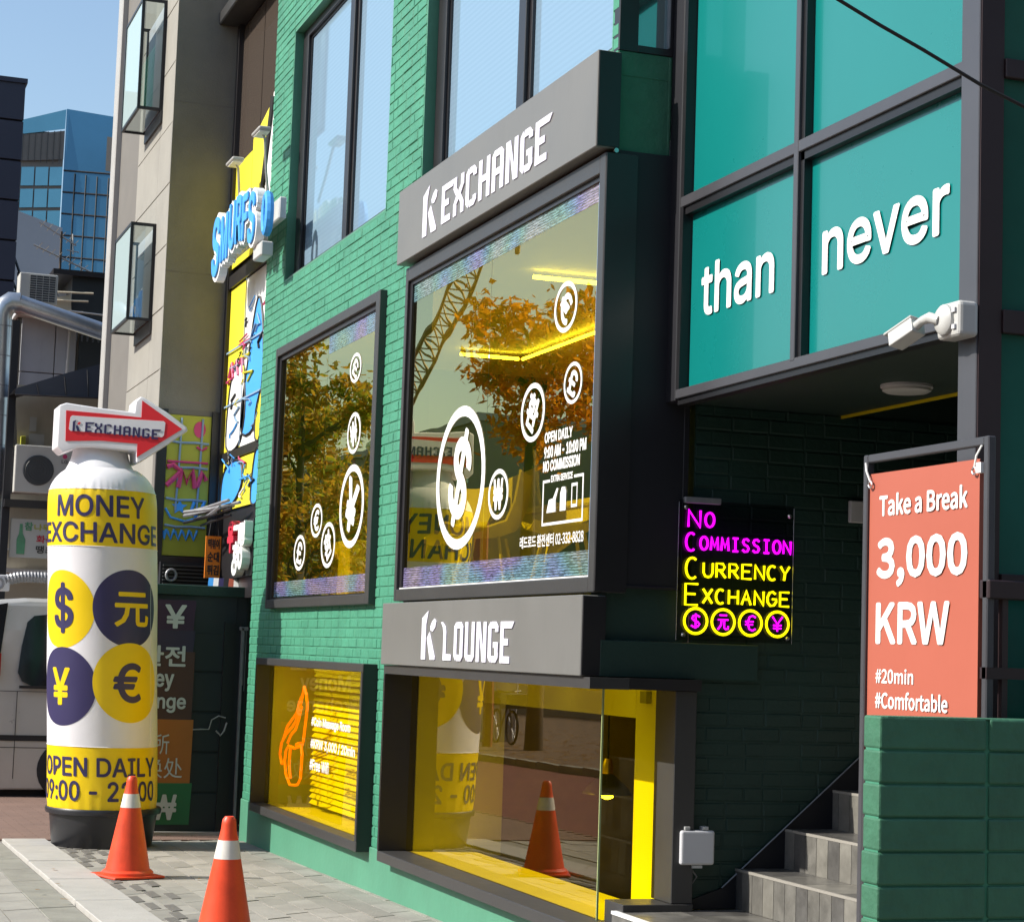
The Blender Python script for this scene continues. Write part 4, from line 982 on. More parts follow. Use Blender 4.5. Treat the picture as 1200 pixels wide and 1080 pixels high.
# railing
RL = thing('stair_railing', (-5.75, 3.9, .9), 'dark brown metal railing behind the block wall at the right edge', 'railing')
zr = lambda z: 1.6+(z-1.6)*5.75/4.6
part(RL, 'handrail', M['brown'], MB().box((-5.78, 3.70, zr(1.785)), (-5.72, 5.2, zr(1.835))), bevel=.004)
part(RL, 'lower_rail', M['brown'], MB().box((-5.77, 3.70, zr(1.575)), (-5.73, 5.2, zr(1.605))).box((-5.77, 3.70, 1.0), (-5.73, 5.2, 1.04)))
y = 3.775
while y < 5.2:
    part(RL, 'baluster', M['brown'], MB().box((-5.762, y-.011, 1.0), (-5.738, y+.011, zr(1.79)))); y += .115

# ================================================================== INFLATABLE COLUMN
TX, RT = -16.05, .425
def tyc(z): return 2.385-.050*z
IC = thing('inflatable_column', (TX, 2.38, 0), 'tall white and yellow inflatable money exchange column with red arrow on top', 'inflatable')
VA = math.atan2(-2.35, 16.0)    # direction from the column towards the street end
def tube_rad(z, a):
    if z > 2.60:
        q = min(1, (z-2.60)/(2.935-2.60)); base = RT*math.sqrt(max(0.0, 1-(q*0.84)**3.0))
    else: base = RT
    if z < .36: base *= .985
    wr = 0
    if 2.60 < z < 2.86: wr = .0035*math.sin(a*46+math.sin(a*7)*2)*max(0, 1-abs(z-2.76)/.09)
    if z < .45: wr = .002*math.sin(a*30)
    return base+wr+.002*math.sin(a*3+z*5)
def tpt(a, z, off=0.0):
    rad = tube_rad(z, a)+off; return (TX+rad*math.cos(a), tyc(z)+rad*math.sin(a), z)
def shell(z0, z1, name, m, n=144, dz=.05, off=0.0):
    k_ = max(1, int(round((z1-z0)/dz))); V = []; F2 = []
    for i in range(k_+1):
        z = z0+(z1-z0)*i/k_
        for j in range(n): V.append(tpt(2*math.pi*j/n, z, off))
    for i in range(k_):
        for j in range(n): F2.append((i*n+j, i*n+(j+1) % n, (i+1)*n+(j+1) % n, (i+1)*n+j))
    mb = MB(); mb.add(V, F2); o = mb.build(name, m, IC, smooth=True)
    for p in o.data.polygons: p.use_smooth = True
    return o
shell(.28, .78, 'yellow_lower_band', M['tubyellow']); shell(.78, 2.31, 'white_body', M['tubwhite']); shell(2.31, 2.755, 'yellow_upper_band', M['tubyellow'], dz=.03)
shell(2.755, 2.935, 'white_dome', M['tubwhite'], dz=.010)
for zz in (.782, 2.312, 2.757): part(IC, 'seam', M['tubwhite'], MB().tube([tpt(2*math.pi*j_/96, zz, .0015) for j_ in range(96)], .0028, 5, closed=True))
for aa in (R(60), R(-95)): part(IC, 'seam', M['tubwhite'], MB().tube([tpt(VA+aa, .80+.05*j_, .001) for j_ in range(30)], .0022, 4))
# neck
V = []; F2 = []; n = 64; prof = [(2.915, .262), (2.93, .252), (2.97, .232), (3.02, .214), (3.06, .205), (3.10, .200), (3.13, .198)]
for z, rad in prof:
    for j in range(n):
        a = 2*math.pi*j/n; V.append((TX+rad*math.cos(a)*(1.0-.42*min(1, max(0, (z-2.94)/.17))), tyc(z)-.02+rad*math.sin(a)*1.06, z))
for i in range(len(prof)-1):
    for j in range(n): F2.append((i*n+j, i*n+(j+1) % n, (i+1)*n+(j+1) % n, (i+1)*n+j))
mb = MB(); mb.add(V, F2); o = mb.build('neck', M['tubwhite'], IC); [setattr(p, 'use_smooth', True) for p in o.data.polygons]
# prints wrapped on the column
import bmesh
def cuttext(s, k):
    vs, fs, _, _r = textgeo(s); bm = bmesh.new(); V = [bm.verts.new(v) for v in vs]
    for q in fs:
        try: bm.faces.new([V[i] for i in q])
        except ValueError: pass
    for i in range(1, k):
        bmesh.ops.bisect_plane(bm, geom=bm.verts[:]+bm.edges[:]+bm.faces[:], plane_co=(i/k, 0, 0), plane_no=(1, 0, 0))
    bm.verts.index_update(); out = ([tuple(v.co) for v in bm.verts], [tuple(v.index for v in q.verts) for q in bm.faces]); bm.free(); return out
def wrap(s, a0, a1, z0, z1, m, name, bold=.03, off=.0035, sk=0.0, n_cut=True):
    vs, fs = cuttext(s, max(2, int(abs(a1-a0)/R(5)))); mb = MB(); asp = (a1-a0)*RT/(z1-z0)
    for k, (du, dv) in enumerate(boldcopies(asp, bold)): mb.add([tpt(VA+a0+(a1-a0)*(x+du), z0+(z1-z0)*(y+dv)+sk*x, off+.0001*k+.00003*z) for x, y, z in vs], fs)
    return mb.build(name, m, IC)
wrap('MONEY', R(-53), R(48), 2.545, 2.705, M['navy'], 'printed_word', off=.003); wrap('EXCHANGE', R(-80), R(74), 2.345, 2.495, M['navy'], 'printed_word', off=.003)
wrap('OPEN DAILY', R(-78), R(66), .560, .700, M['navy'], 'printed_word'); wrap('09:00 - 22:00', R(-84), R(66), .375, .520, M['navy'], 'printed_word')
WO = [.0008]
def wcirc(ac, zc, ra, rz, m):
    WO[0] += .0004; w0 = WO[0]
    mb = MB(); V = [tpt(VA+ac, zc, w0)]; n = 64; K = 14; F2 = []
    for k in range(1, K+1):
        for j in range(n): V.append(tpt(VA+ac+ra*k/K*math.cos(2*math.pi*j/n), zc+rz*k/K*math.sin(2*math.pi*j/n), w0))
    for j in range(n): F2.append((0, 1+j, 1+(j+1) % n))
    for k in range(K-1):
        for j in range(n): F2.append((1+k*n+j, 1+(k+1)*n+j, 1+(k+1)*n+(j+1) % n, 1+k*n+(j+1) % n))
    mb.add(V, F2); o = mb.build('printed_coin', m, IC); [setattr(p, 'use_smooth', True) for p in o.data.polygons]
wcirc(R(-46), 1.825, R(38.5), .300, M['tubyellow']); wcirc(R(29), 1.845, R(39), .297, M['navy'])
wcirc(R(-45), 1.235, R(39), .300, M['navy']); wcirc(R(30), 1.275, R(40), .305, M['tubyellow'])
wrap('$', R(-57), R(-32), 1.65, 2.02, M['navy'], 'printed_symbol', off=.0035, bold=.03); wrap('元', R(13), R(54), 1.71, 1.965, M['tubyellow'], 'printed_symbol', off=.0035, bold=.025)
wrap('¥', R(-60), R(-36), 1.10, 1.37, M['tubyellow'], 'printed_symbol', off=.0035, bold=.03); wrap('€', R(12), R(42), 1.13, 1.42, M['navy'], 'printed_symbol', off=.0035, bold=.03)
# arrow: puffed white prism with red face
AX = -15.95; ay = lambda px: 1.87+(px-70)*.00671
def az_(py, px): return 3.50-(py-468)*.00667+(px-115)*.00018
def ax_(x, y): return x+.27*(y-2.35)
def apoly(pts, x): return [(ax_(x, ay(px)), ay(px), az_(py, px)) for px, py in pts]
outl = [(68, 480), (76, 477), (110, 482), (152, 487), (153, 474), (158, 468), (163, 470), (188, 486), (211, 503), (213, 508), (188, 527), (160, 547), (157, 546), (156, 533), (110, 529), (92, 529), (75, 536), (68, 529)]
mb = MB(); mb.prism(apoly(outl, AX-.17), (.33, 0, 0)); o = mb.build('arrow', M['tubwhite'], IC, bevel=.075, segs=6)
for p in o.data.polygons: p.use_smooth = True
redp = [(76, 486), (115, 489), (160, 493), (160, 473), (206, 506), (157, 540), (157, 524), (115, 521), (77, 522)]
mb = MB(); mb.prism(apoly(redp, AX+.159), (.005, 0, 0)); mb.build('red_arrow_face', M['red'], IC)
lab = [(81, 494), (83, 492), (120, 494), (185, 497), (187, 499), (186, 514), (184, 516), (130, 513), (82, 510), (80, 508)]
mb = MB(); mb.prism(apoly(lab, AX+.164), (.003, 0, 0)); mb.build('white_label', M['tubwhite'], IC)
mb = MB()
for i, ch in enumerate('EXCHANGE'):
    for j, poly in enumerate(GP[ch]):
        mb.prism([(ax_(AX+.168+.0002*j, ay(98+i*10.6+px*.92)), ay(98+i*10.6+px*.92), az_(0, 0)-0+0-(508.5+i*.75-pz*.72)*.00667+0) for px, pz in poly], (.002, 0, 0))
mb2 = MB()
for nme in ('K', 'k', 'leaf'):
    mb2.mi = 1 if nme == 'leaf' else 0
    for poly in GP[nme]: mb2.prism([(ax_(AX+.168, ay(84+px*1.05)), ay(84+px*1.05), az_(0, 0)-(508-pz*.68)*.00667) for px, pz in poly], (.002, 0, 0))
mb.build('printed_name', M['navy'], IC); mb2.build('printed_logo', [M['navy'], M['red']], IC)
# black tub base
mb = MB(); cy = tyc(0.1)
mb.lathe([(.375, 0), (.385, .01), (.415, .25), (.442, .255), (.448, .285), (.44, .30), (.40, .30), (.39, .27)], (TX, cy, G(TX)+.004), 64)
o = mb.build('base_tub', M['blackplastic'], IC, smooth=True)
# ================================================================== CONES
CN = thing('traffic_cone', (0, 0, 0), 'smaller looking orange traffic cone in front of the inflatable column', 'traffic cone', 'orange traffic cones on the pavement')
mb = MB(); mb.box((-.185, -.185, 0), (.185, .185, .018)); part(CN, 'base', M['cone'], mb, bevel=.012, segs=2)
def crad(z): return .150+(.036-.150)*(z-.03)/(.61-.03)
part(CN, 'collar', M['cone'], MB().lathe([(.17, .012), (.17, .034), (.158, .046), (.15, .05)], (0, 0, 0), 40), smooth=True)
part(CN, 'body', M['cone'], MB().lathe([(crad(.04), .04), (crad(.46), .46), (crad(.46), .461)], (0, 0, 0), 40), smooth=True)
part(CN, 'reflective_sleeve', M['reflect'], MB().lathe([(crad(.46)+.002, .455), (crad(.545)+.002, .545)], (0, 0, 0), 40), smooth=True)
part(CN, 'tip', M['cone'], MB().lathe([(crad(.545), .545), (crad(.60), .60), (.036, .625), (.033, .645), (.022, .66), (.012, .655), (.01, .62)], (0, 0, 0), 40), smooth=True)
c2 = copy_tree(CN)
CN.location = (-13.62, 2.20, G(-13.62)+.005); CN.rotation_euler.z = R(18)
c2.location = (-9.97, 2.10, G(-9.97)+.005); c2.rotation_euler.z = R(5); c2['label'] = 'nearer orange traffic cone cut off by the lower edge of the picture'
CN['label'] = 'farther orange traffic cone with its whole base in view beside the inflatable column'

# ================================================================== INSIDE THE SHOP
def strip(pts): 
    mb = MB(); mb.tube(pts, .014, 4); return mb
LS = thing('led_ceiling_light', (-15.2, 5.4, 3.98), 'angled glowing strip light seen through the middle of the big window', 'strip light')
part(LS, 'light_bar', M['led'], strip([(-15.2, 4.9, 3.97), (-15.2, 5.4, 3.97)])); part(LS, 'light_bar', M['led'], strip([(-15.2, 5.43, 3.97), (-13.5, 5.43, 3.97)])); part(LS, 'light_bar', M['led'], strip([(-13.5, 5.43, 3.965), (-12.7, 5.43, 3.965)]))
L2 = thing('led_ceiling_light', (-11.8, 4.3, 3.98), 'straight glowing strip light seen high in the big window near the pound coin', 'strip light')
part(L2, 'light_bar', M['led'], strip([(-11.8, 4.27, 3.97), (-11.8, 5.2, 3.97)]))
def chair(name, x, y, z, a, label):
    t = thing(name, (0, 0, 0), label, 'chair', 'cream shell chairs inside the window')
    mb = MB(); n = 10
    prof = [(-.22, .02), (-.1, -.01), (.06, 0), (.17, .04), (.22, .16), (.25, .40)]
    V = []; F2 = []
    for (d, h) in prof:
        for j in range(n+1):
            u_ = -1+2*j/n; V.append((u_*.23*(1-.25*max(0, h-.1)), -d, .45+h+.05*u_*u_*(1 if h < .2 else .2)))
    for i in range(len(prof)-1):
        for j in range(n): F2.append((i*(n+1)+j, i*(n+1)+j+1, (i+1)*(n+1)+j+1, (i+1)*(n+1)+j))
    mb.add(V, F2); o = mb.build('seat_shell', M['chair'], t); md = o.modifiers.new('solid', 'SOLIDIFY'); md.thickness = .014
    for sx in (-1, 1):
        for sy in (-1, 1): part(t, 'leg', M['chair'], MB().tube([(sx*.12, sy*.10, .45), (sx*.21, sy*.19, 0)], .012, 6))
    t.location = (x, y, z); t.rotation_euler.z = a; return t
chair('shell_chair', -11.2, 4.30, 1.865, R(170), 'cream shell chair nearest the right edge inside the big window')
chair('shell_chair', -13.0, 4.15, 1.865, R(190), 'cream shell chair beside the big dollar coin inside the window')
chair('shell_chair', -11.9, 4.05, 1.865, R(150), 'middle cream shell chair behind the service pictograms')
TB = thing('counter_table', (-12.2, 4.6, 1.87), 'light counter inside the big window behind the won coin', 'table')
part(TB, 'table_top', M['chair'], MB().box((-13.3, 4.42, 2.50), (-11.1, 4.95, 2.54)), bevel=.01)
part(TB, 'front_panel', M['chair'], MB().prism([(-13.2, 4.45, 2.18), (-12.0, 4.45, 2.18), (-11.2, 4.45, 2.36), (-11.2, 4.45, 2.499), (-13.2, 4.45, 2.499)], (0, .03, 0)))
for xx in (-13.15, -11.25): part(TB, 'leg', M['chair'], MB().tube([(xx, 4.6, 1.87), (xx, 4.6, 2.5)], .02, 8))
PB = thing('counter_box', (-12.5, 4.5, 2.54), 'folded pale display box standing on the counter behind the big window', 'box')
part(PB, 'front_panel', M['chair'], MB().prism([(-12.85, 4.52, 2.545), (-12.5, 4.60, 2.545), (-12.52, 4.60, 2.84), (-12.85, 4.52, 2.78)], (0, .02, 0)))
part(PB, 'side_panel', M['chair'], MB().prism([(-12.49, 4.60, 2.545), (-12.18, 4.50, 2.545), (-12.34, 4.50, 2.93), (-12.55, 4.60, 2.90)], (0, .02, 0)))
CB = thing('light_board', (-12.0, 6.5, 3.2), 'dark board with green Currency Exchange lettering inside the shop', 'board')
part(CB, 'board', M['blackplastic'], MB().box((-13.2, 5.9, 3.02), (-10.9, 5.95, 3.45)))
mb = MB(); text(mb, 'Currency Exchange', (-13.05, 5.89, 3.12), (2.0, 0, 0), (0, 0, .16), bold=.02); part(CB, 'lettering', mat('green_letter', (.1, .5, .1), emis=(.15, .7, .12), es=.5, var=0), mb)
PP = thing('potted_plant', (-15.5, 4.2, 1.9), 'leafy houseplant in a pale square pot inside the left window', 'plant')
part(PP, 'pot', M['chair'], MB().prism([(-15.75, 4.05, 1.88), (-15.2, 4.05, 1.88), (-15.2, 4.45, 1.88), (-15.75, 4.45, 1.88)], (0, 0, .56)), bevel=.01)
part(PP, 'stem', M['bark'], MB().tube([(-15.5, 4.2, 2.4), (-15.45, 4.18, 2.8), (-15.55, 4.15, 3.1)], .012, 6))
rp_ = random.Random(21)
for i in range(16):
    c = Vector((-15.5+rp_.uniform(-.35, .35), 4.1+rp_.uniform(-.15, .25), 2.55+rp_.uniform(0, .75))); a = rp_.uniform(0, 6.28); s = rp_.uniform(.09, .15)
    d = Vector((math.cos(a), math.sin(a), rp_.uniform(-.9, .2))).normalized(); q = d.cross(Vector((0, 0, 1))).normalized()
    mb = MB(); mb.add([c-d*s, c-d*s*.3+q*s*.42, c+d*s*.5+q*s*.34, c+d*s, c+d*s*.5-q*s*.34, c-d*s*.3-q*s*.42, c+Vector((0, 0, -.02))], [(0,1,6),(1,2,6),(2,3,6),(3,4,6),(4,5,6),(5,0,6)])
    mb.build('leaf', M['plant'], PP)
PL = thing('pendant_lamp', (-10.6, 4.45, .8), 'lit pendant lamp with dark shade seen through the side pane of the lounge', 'lamp')
lx, ly = -10.75, 4.44
part(PL, 'cord', M['rubber'], MB().tube([(lx, ly, 1.0), (lx, ly, 1.5)], .006, 5))
part(PL, 'cap', mat('brass', (.7, .5, .15), .3, metal=1, var=0), MB().lathe([(.03, .93), (.035, .97), (.02, 1.02)], (lx, ly, 0), 16), smooth=True)
part(PL, 'shade', M['blackplastic'], MB().lathe([(.145, .82), (.12, .86), (.05, .92), (.03, .935)], (lx, ly, 0), 28, caps=False), smooth=True)
part(PL, 'bulb', M['bulb'], MB().lathe([(.01, .79), (.035, .80), (.04, .83), (.02, .87)], (lx, ly, 0), 16), smooth=True)
CU = thing('curtain', (-10.6, 5.3, 0), 'brown pleated curtain at the back of the lounge', 'curtain')
V = []; F2 = []; n = 120
for i in range(n+1):
    x = -12.2+3.2*i/n; y = 5.3+.05*math.sin(i*.9)
    V += [(x, y, -1.05), (x, y, 1.45)]
for i in range(n): F2.append((2*i, 2*i+2, 2*i+3, 2*i+1))
mb = MB(); mb.add(V, F2); part(CU, 'pleats', M['curtain'], mb)
part(CU, 'rod', M['brown'], MB().tube([(-12.2, 5.25, 1.46), (-9.0, 5.25, 1.46)], .012, 6))

# ================================================================== LEFT NEIGHBOURS
# stone building with projecting glass bays
NB = thing('stone_building', (-18.35, 3.03, 0), 'tall beige and dark concrete building with projecting glass bay windows', 'building')
sf = MB().box((-21.9, 3.10, 2.35), (-18.42, 3.2, 12)).build('stone_front', M['stonedark'], NB)
rs = random.Random(4); k = 0
z = 2.35
while z < 9.8:
    h = .58; x = -20.35; j = 0
    while x < -18.37:
        x1 = min(x+1.3, -18.352)
        MB().box((x+.004, 3.03+rs.uniform(0, .003), z+.004), (x1-.004, 3.1, z+h-.004)).build('stone_panel', M['stone'], sf, bevel=.003); x = x1; j += 1
        if j > 4: break
    z += h; k += 1
part(NB, 'recess_strip', M['stonedark'], MB().box((-21.75, 3.05, 2.35), (-20.36, 3.12, 12)))
part(NB, 'edge_pipe', M['palepipe'], MB().box((-22.05, 2.985, 1.8), (-21.76, 3.10, 12)), bevel=.01)
mb = MB(); mb.box((-18.45, 3.035, 3.72), (-18.352, 3.60, 12)); mb.box((-19.4, 3.52, 3.7), (-18.36, 3.60, 12)); cf = part(NB, 'concrete_side', M['concrete'], mb)
for z in (5.0, 6.6, 8.2): part(NB, 'cast_joint', M['stonedark'], MB().box((-18.36, 3.035, z), (-18.350, 3.6, z+.010)))
part(NB, 'lower_structure', M['stonedark'], MB().box((-21.9, 3.1, -.1), (-18.40, 9, 2.36)).box((-18.5, 3.03, 2.28), (-18.352, 3.12, 3.72)).box((-18.5, 3.53, 2.28), (-18.352, 3.60, 3.72)).box((-18.5, 3.1, 3.68), (-18.35, 3.6, 3.73)).box((-21.9, 3.62, 2.3), (-18.45, 9, 12)))
def bay(z0, z1, label):
    t = thing('bay_window', (0, 0, 0), label, 'bay window', 'glass bay windows on the stone building')
    xa, xb, ya, yb = -20.0, -18.98, 2.79, 3.03; e = .028
    mb = MB()
    for x_ in (xa, xb-e):
        mb.box((x_, ya, z0), (x_+e, ya+e, z1))
    mb.box((xb-e, yb-e, z0), (xb, yb, z1)); mb.box((xa, yb-e, z0), (xa+e, yb, z1))
    for z_ in (z0, z1-e): mb.box((xa+e, ya+.002, z_), (xb-e, ya+e, z_+e)); mb.box((xb-e+.001, ya+e, z_), (xb-.002, yb-e, z_+e)); mb.box((xa+.002, ya+e, z_), (xa+e-.001, yb-e, z_+e))
    part(t, 'frame', M['aludark'], mb)
    part(t, 'front_pane', M['baypale'], MB().box((xa+e, ya+.010, z0+e), (xb-e, ya+.016, z1-e)))
    part(t, 'side_pane', M['bayglass'], pane_x(xb-.013, ya+e, yb-e, z0+e, z1-e))
    part(t, 'floor_pane', M['bayglass'], MB().quad((xa+e, ya+e, z0+.01), (xa+e, yb-e, z0+.01), (xb-e, yb-e, z0+.01), (xb-e, ya+e, z0+.01)))
    part(t, 'back_panel', M['greybox'], MB().box((xa+.03, yb-.012, z0+.03), (xb-.03, yb-.006, z1-.03)))
    part(t, 'reveal', M['frame'], MB().box((xa+.1, yb-.02, z0-.12), (xb+.03, yb-.004, z0)))
    return t
bay(4.62, 5.56, 'lower glass bay window projecting from the stone building'); bay(6.66, 7.75, 'upper glass bay window cut by the top edge of the picture')

# graffiti panel, louvre and posters under the concrete
GPn = thing('graffiti_panel', (-18.34, 3.3, 2.38), 'yellow panel sprayed with pink and blue graffiti under the concrete wall', 'panel')
part(GPn, 'board', M['yellowdull'], MB().box((-18.345, 3.125, 2.385), (-18.335, 3.525, 3.675)))
def yz(px, py): return 3.04+(px-186)*.0078, 3.68-(py-484)*.00766
def gs(pts, rad, m, nme):
    mb = MB(); P = [(-18.326, max(3.135, min(3.515, yz(*p)[0])), yz(*p)[1]) for p in pts]
    mb.tube(P, rad, 6); o = mb.build(nme, m, GPn); return o
for py in (516, 546, 585, 617): gs([(198, py), (212, py+2), (230, py+1), (246, py+2)], .012, M['paleblue'], 'grid_line')
for pxx in (213, 238): gs([(pxx, 488), (pxx-1, 540), (pxx-3, 600)], .010, M['paleblue'], 'grid_line')
gs([(196, 548), (205, 545), (214, 552), (206, 562), (197, 570)], .026, M['pinkpr'], 'pink_stroke')
gs([(197, 541), (215, 541), (246, 541)], .012, M['pinkpr'], 'pink_stroke')
for a in ([(212, 572), (216, 550), (222, 566), (228, 550), (232, 572)], [(234, 570), (240, 552), (245, 562)]): gs(a, .026, M['pinkpr'], 'pink_stroke')
gs([(232, 522), (238, 526), (244, 522)], .012, M['pinkpr'], 'pink_stroke')
mb = MB(); mb.prism([(-18.334, 3.42+.055*math.cos(a*math.pi/9), 3.55+.075*math.sin(a*math.pi/9)) for a in range(18)], (.006, 0, 0)); mb.build('pink_dot', M['pinkpr'], GPn)
mb = MB(); cy_, cz_ = yz(215, 595)
st_ = []
for i in range(10):
    rr_ = .075 if i % 2 == 0 else .032; a = math.pi/2+i*math.pi/5; st_.append((-18.334, cy_+rr_*math.cos(a), cz_+rr_*math.sin(a)))
mb.prism(st_, (.006, 0, 0)); mb.build('blue_star', M['skyblue'], GPn)
gs([(232, 588), (229, 598), (234, 606), (240, 598), (244, 588)], .016, M['skyblue'], 'blue_stroke'); gs([(194, 597), (205, 608), (222, 612), (240, 606)], .012, M['skyblue'], 'blue_stroke')
for k_2 in range(5): gs([(193+k_2*9, 624), (197+k_2*9, 634), (201+k_2*9, 622)], .013, M['skyblue'], 'blue_stroke')
part(GPn, 'frame', M['frameblack'], MB().box((-18.36, 3.53, 2.3), (-18.31, 3.60, 3.72)).box((-18.36, 3.03, 2.3), (-18.31, 3.12, 3.72)).box((-18.36, 3.12, 2.30), (-18.31, 3.53, 2.375)))
PX = thing('porch_box', (-17.2, 3.3, 0), 'dark side entrance box with charcoal door between the column and the green wall', 'porch')
part(PX, 'side_panel', M['doorblack'], MB().box((-18.3, 2.86, -.02), (-17.205, 3.70, 2.0)))
for i, z in enumerate((0.0, .34, .68, 1.02, 1.36, 1.68)): part(PX, 'cladding_board', M['doorblack'], MB().box((-17.205, 2.88, z), (-17.19, 3.60, z+.325)), bevel=.004)
part(PX, 'lintel', M['greendark'], MB().box((-18.3, 2.84, 2.0), (-17.17, 3.74, 2.09)), bevel=.006)
part(PX, 'door_frame', M['frameblack'], MB().box((-17.19, 3.50, 0), (-17.165, 3.60, 1.78)))
part(PX, 'threshold', M['palepipe'], MB().box((-17.17, 2.88, -.02), (-17.12, 3.70, .008)))
part(PX, 'jamb_strip', M['alum'], MB().box((-17.18, 3.645, .03), (-17.14, 3.665, 1.74)).box((-17.18, 3.63, 1.72), (-17.14, 3.70, 1.75)).box((-17.175, 3.67, 1.25), (-17.15, 3.675, 1.72)).box((-17.175, 3.685, 1.2), (-17.15, 3.69, 1.72)))
mb = MB()
for i in range(6): mb.box((-18.20, 3.15, 2.12+i*.032), (-18.14, 3.52, 2.135+i*.032))
lv = part(PX, 'louvre_box', M['navyclad'], MB().box((-18.3, 3.1, 2.09), (-18.21, 3.60, 2.32)))
for i in range(6): MB().box((-18.21, 3.12, 2.115+i*.033), (-18.17, 3.55, 2.130+i*.033)).build('louvre_slat', M['frame'], lv)
part(PX, 'vent_ring', M['alum'], MB().tube([(-18.15, 3.19+.045*math.cos(a*math.pi/9), 2.20+.05*math.sin(a*math.pi/9)) for a in range(18)], .012, 6, closed=True))
mb = MB()
WR = MB().tube([(-17.1, 2.86, 1.42), (-17.12, 2.92, 1.36), (-17.14, 2.97, 1.1), (-17.15, 3.06, .95), (-17.15, 3.18, .86), (-17.15, 3.34, .87), (-17.15, 3.40, .87), (-17.15, 3.42, .95), (-17.15, 3.48, .985), (-17.15, 3.54, .97)], .006, 6).build('hanging_wire', M['palepipe'], None, cat='wire', label='thin pale wire drooping across the charcoal door panel')
MB().tube([(-17.14, 3.46, .86), (-17.14, 3.50, .82), (-17.14, 3.53, .86), (-17.14, 3.55, .93)], .008, 6).build('wire_end', M['palepipe'], WR)
# poster board leaning on the porch
PO = thing('poster_board', (-17.05, 3.03, 0), 'tall colour banded currency poster board half hidden behind the inflatable column', 'poster board')
bands = [(1.955, 1.70, (0.040, 0.012, 0.045), '¥'), (1.70, 1.52, (0.030, 0.020, 0.055), None), (1.52, .95, (0.075, 0.030, 0.026), None), (.95, .42, (0.45, 0.14, 0.022), None), (.42, .075, (0.020, 0.15, 0.055), '₩')]
def pyy(y, z): return y+(1.955-z)*.022
for i, (za, zb, c, s) in enumerate(bands):
    mb = MB(); mb.add([(-17.06, pyy(2.60, za), za), (-17.06, pyy(3.225, za), za), (-17.06, pyy(3.205, zb), zb), (-17.06, pyy(2.60, zb), zb), (-17.08, pyy(2.60, za), za), (-17.08, pyy(3.225, za), za), (-17.08, pyy(3.205, zb), zb), (-17.08, pyy(2.60, zb), zb)], [(0,3,2,1),(4,5,6,7),(0,1,5,4),(1,2,6,5),(2,3,7,6),(3,0,4,7)])
    mb.build('poster_band', mat('poster_band_colour_%s' % 'abcde'[i], c, .5, var=.1), PO)
greytext = mat('grey_poster_print', (.62, .62, .60), .6, var=.05)
def ptext(s, y0, y1, z0, h, b=.03): tpart(PO, 'text_line', greytext, s, (-17.052, y0, z0), (0, y1-y0, 0), (0, 0, h), bold=b)
ptext('¥', 2.965, 3.14, 1.72, .19); ptext('환전', 2.78, 3.15, 1.50-.10, .165); ptext('Money', 2.62, 3.06, 1.19, .17); ptext('Exchange', 2.52, 3.17, 1.03-.02, .15)
ptext('兑换所', 2.64, 3.05, .66, .17, .0); ptext('兑换处', 2.68, 3.17, .46, .17, .0); ptext('₩', 2.93, 3.13, .12, .20)
# storefront
SF2 = thing('cartoon_storefront', (-18.3, 3.63, 2.2), 'colourful glass storefront squeezed between the concrete wall and the green building', 'shop front')
def sx(px): return -18.33+(px-262)*.0315
part(SF2, 'side_glass_wall', M['frameblack'], MB().box((-18.45, 3.66, 2.0), (-16.63, 3.72, 12)))
part(SF2, 'upper_pane', mirrorpane('dark_shop_glass', (0.07, 0.055, 0.045), .25, (.7, .7, .7), False), MB().box((-18.25, 3.645, 6.0), (-17.35, 3.65, 7.35)).box((-17.33, 3.645, 6.0), (-16.64, 3.65, 7.35)))
part(SF2, 'canopy', M['frame'], MB().box((-18.75, 3.42, 7.38), (-16.64, 3.70, 7.50)), bevel=.01)
part(SF2, 'top_glass', M['towermech'], MB().box((-18.3, 3.645, 7.5), (-16.64, 3.65, 9.5)))
part(SF2, 'frame', M['frameblack'], MB().box((-18.36, 3.60, 2.0), (-18.25, 3.68, 8)).box((-18.25, 3.62, 3.25), (-16.63, 3.67, 3.33)).box((-18.25, 3.61, 4.86), (-16.63, 3.67, 4.98)))
part(SF2, 'yellow_top_panel', M['yellowpr'], MB().box((-18.25, 3.63, 5.05), (-17.55, 3.64, 6.02)).prism([(-17.54, 3.63, 5.05), (-17.05, 3.63, 5.05), (-16.75, 3.63, 6.3), (-17.54, 3.63, 6.12)][::-1], (0, .008, 0)))
part(SF2, 'white_top_panel', M['white'], MB().prism([(-17.04, 3.625, 5.05), (-16.63, 3.625, 5.05), (-16.63, 3.625, 6.35), (-16.75, 3.625, 6.35)][::-1], (0, .008, 0)))
part(SF2, 'yellow_print', M['yellowpr'], MB().box((-18.24, 3.635, 3.34), (-17.55, 3.64, 4.85)))
part(SF2, 'white_print', M['white'], MB().box((-17.54, 3.635, 3.34), (-16.64, 3.64, 4.85)))
part(SF2, 'lower_yellow_print', M['yellowpr'], MB().box((-18.24, 3.635, 2.80), (-16.64, 3.64, 3.24)))
def blob(pts, m, nme, y=3.628, line=True):
    mb = MB(); P = []
    n = len(pts)
    for i in range(n):  # catmull-rom closed
        p0, p1, p2, p3 = pts[i-1], pts[i], pts[(i+1) % n], pts[(i+2) % n]
        for t in (0, .25, .5, .75):
            P.append(tuple(.5*((2*p1[k])+(-p0[k]+p2[k])*t+(2*p0[k]-5*p1[k]+4*p2[k]-p3[k])*t*t+(-p0[k]+3*p1[k]-3*p2[k]+p3[k])*t**3) for k in (0, 1)))
    mb.prism([(x, y, z) for x, z in P][::-1], (0, .006, 0)); mb.build(nme, m, SF2)
    if line: mb = MB(); mb.tube([(x, y, z) for x, z in P], .012, 5, closed=True); mb.build('print_outline', M['blackprint'], SF2)
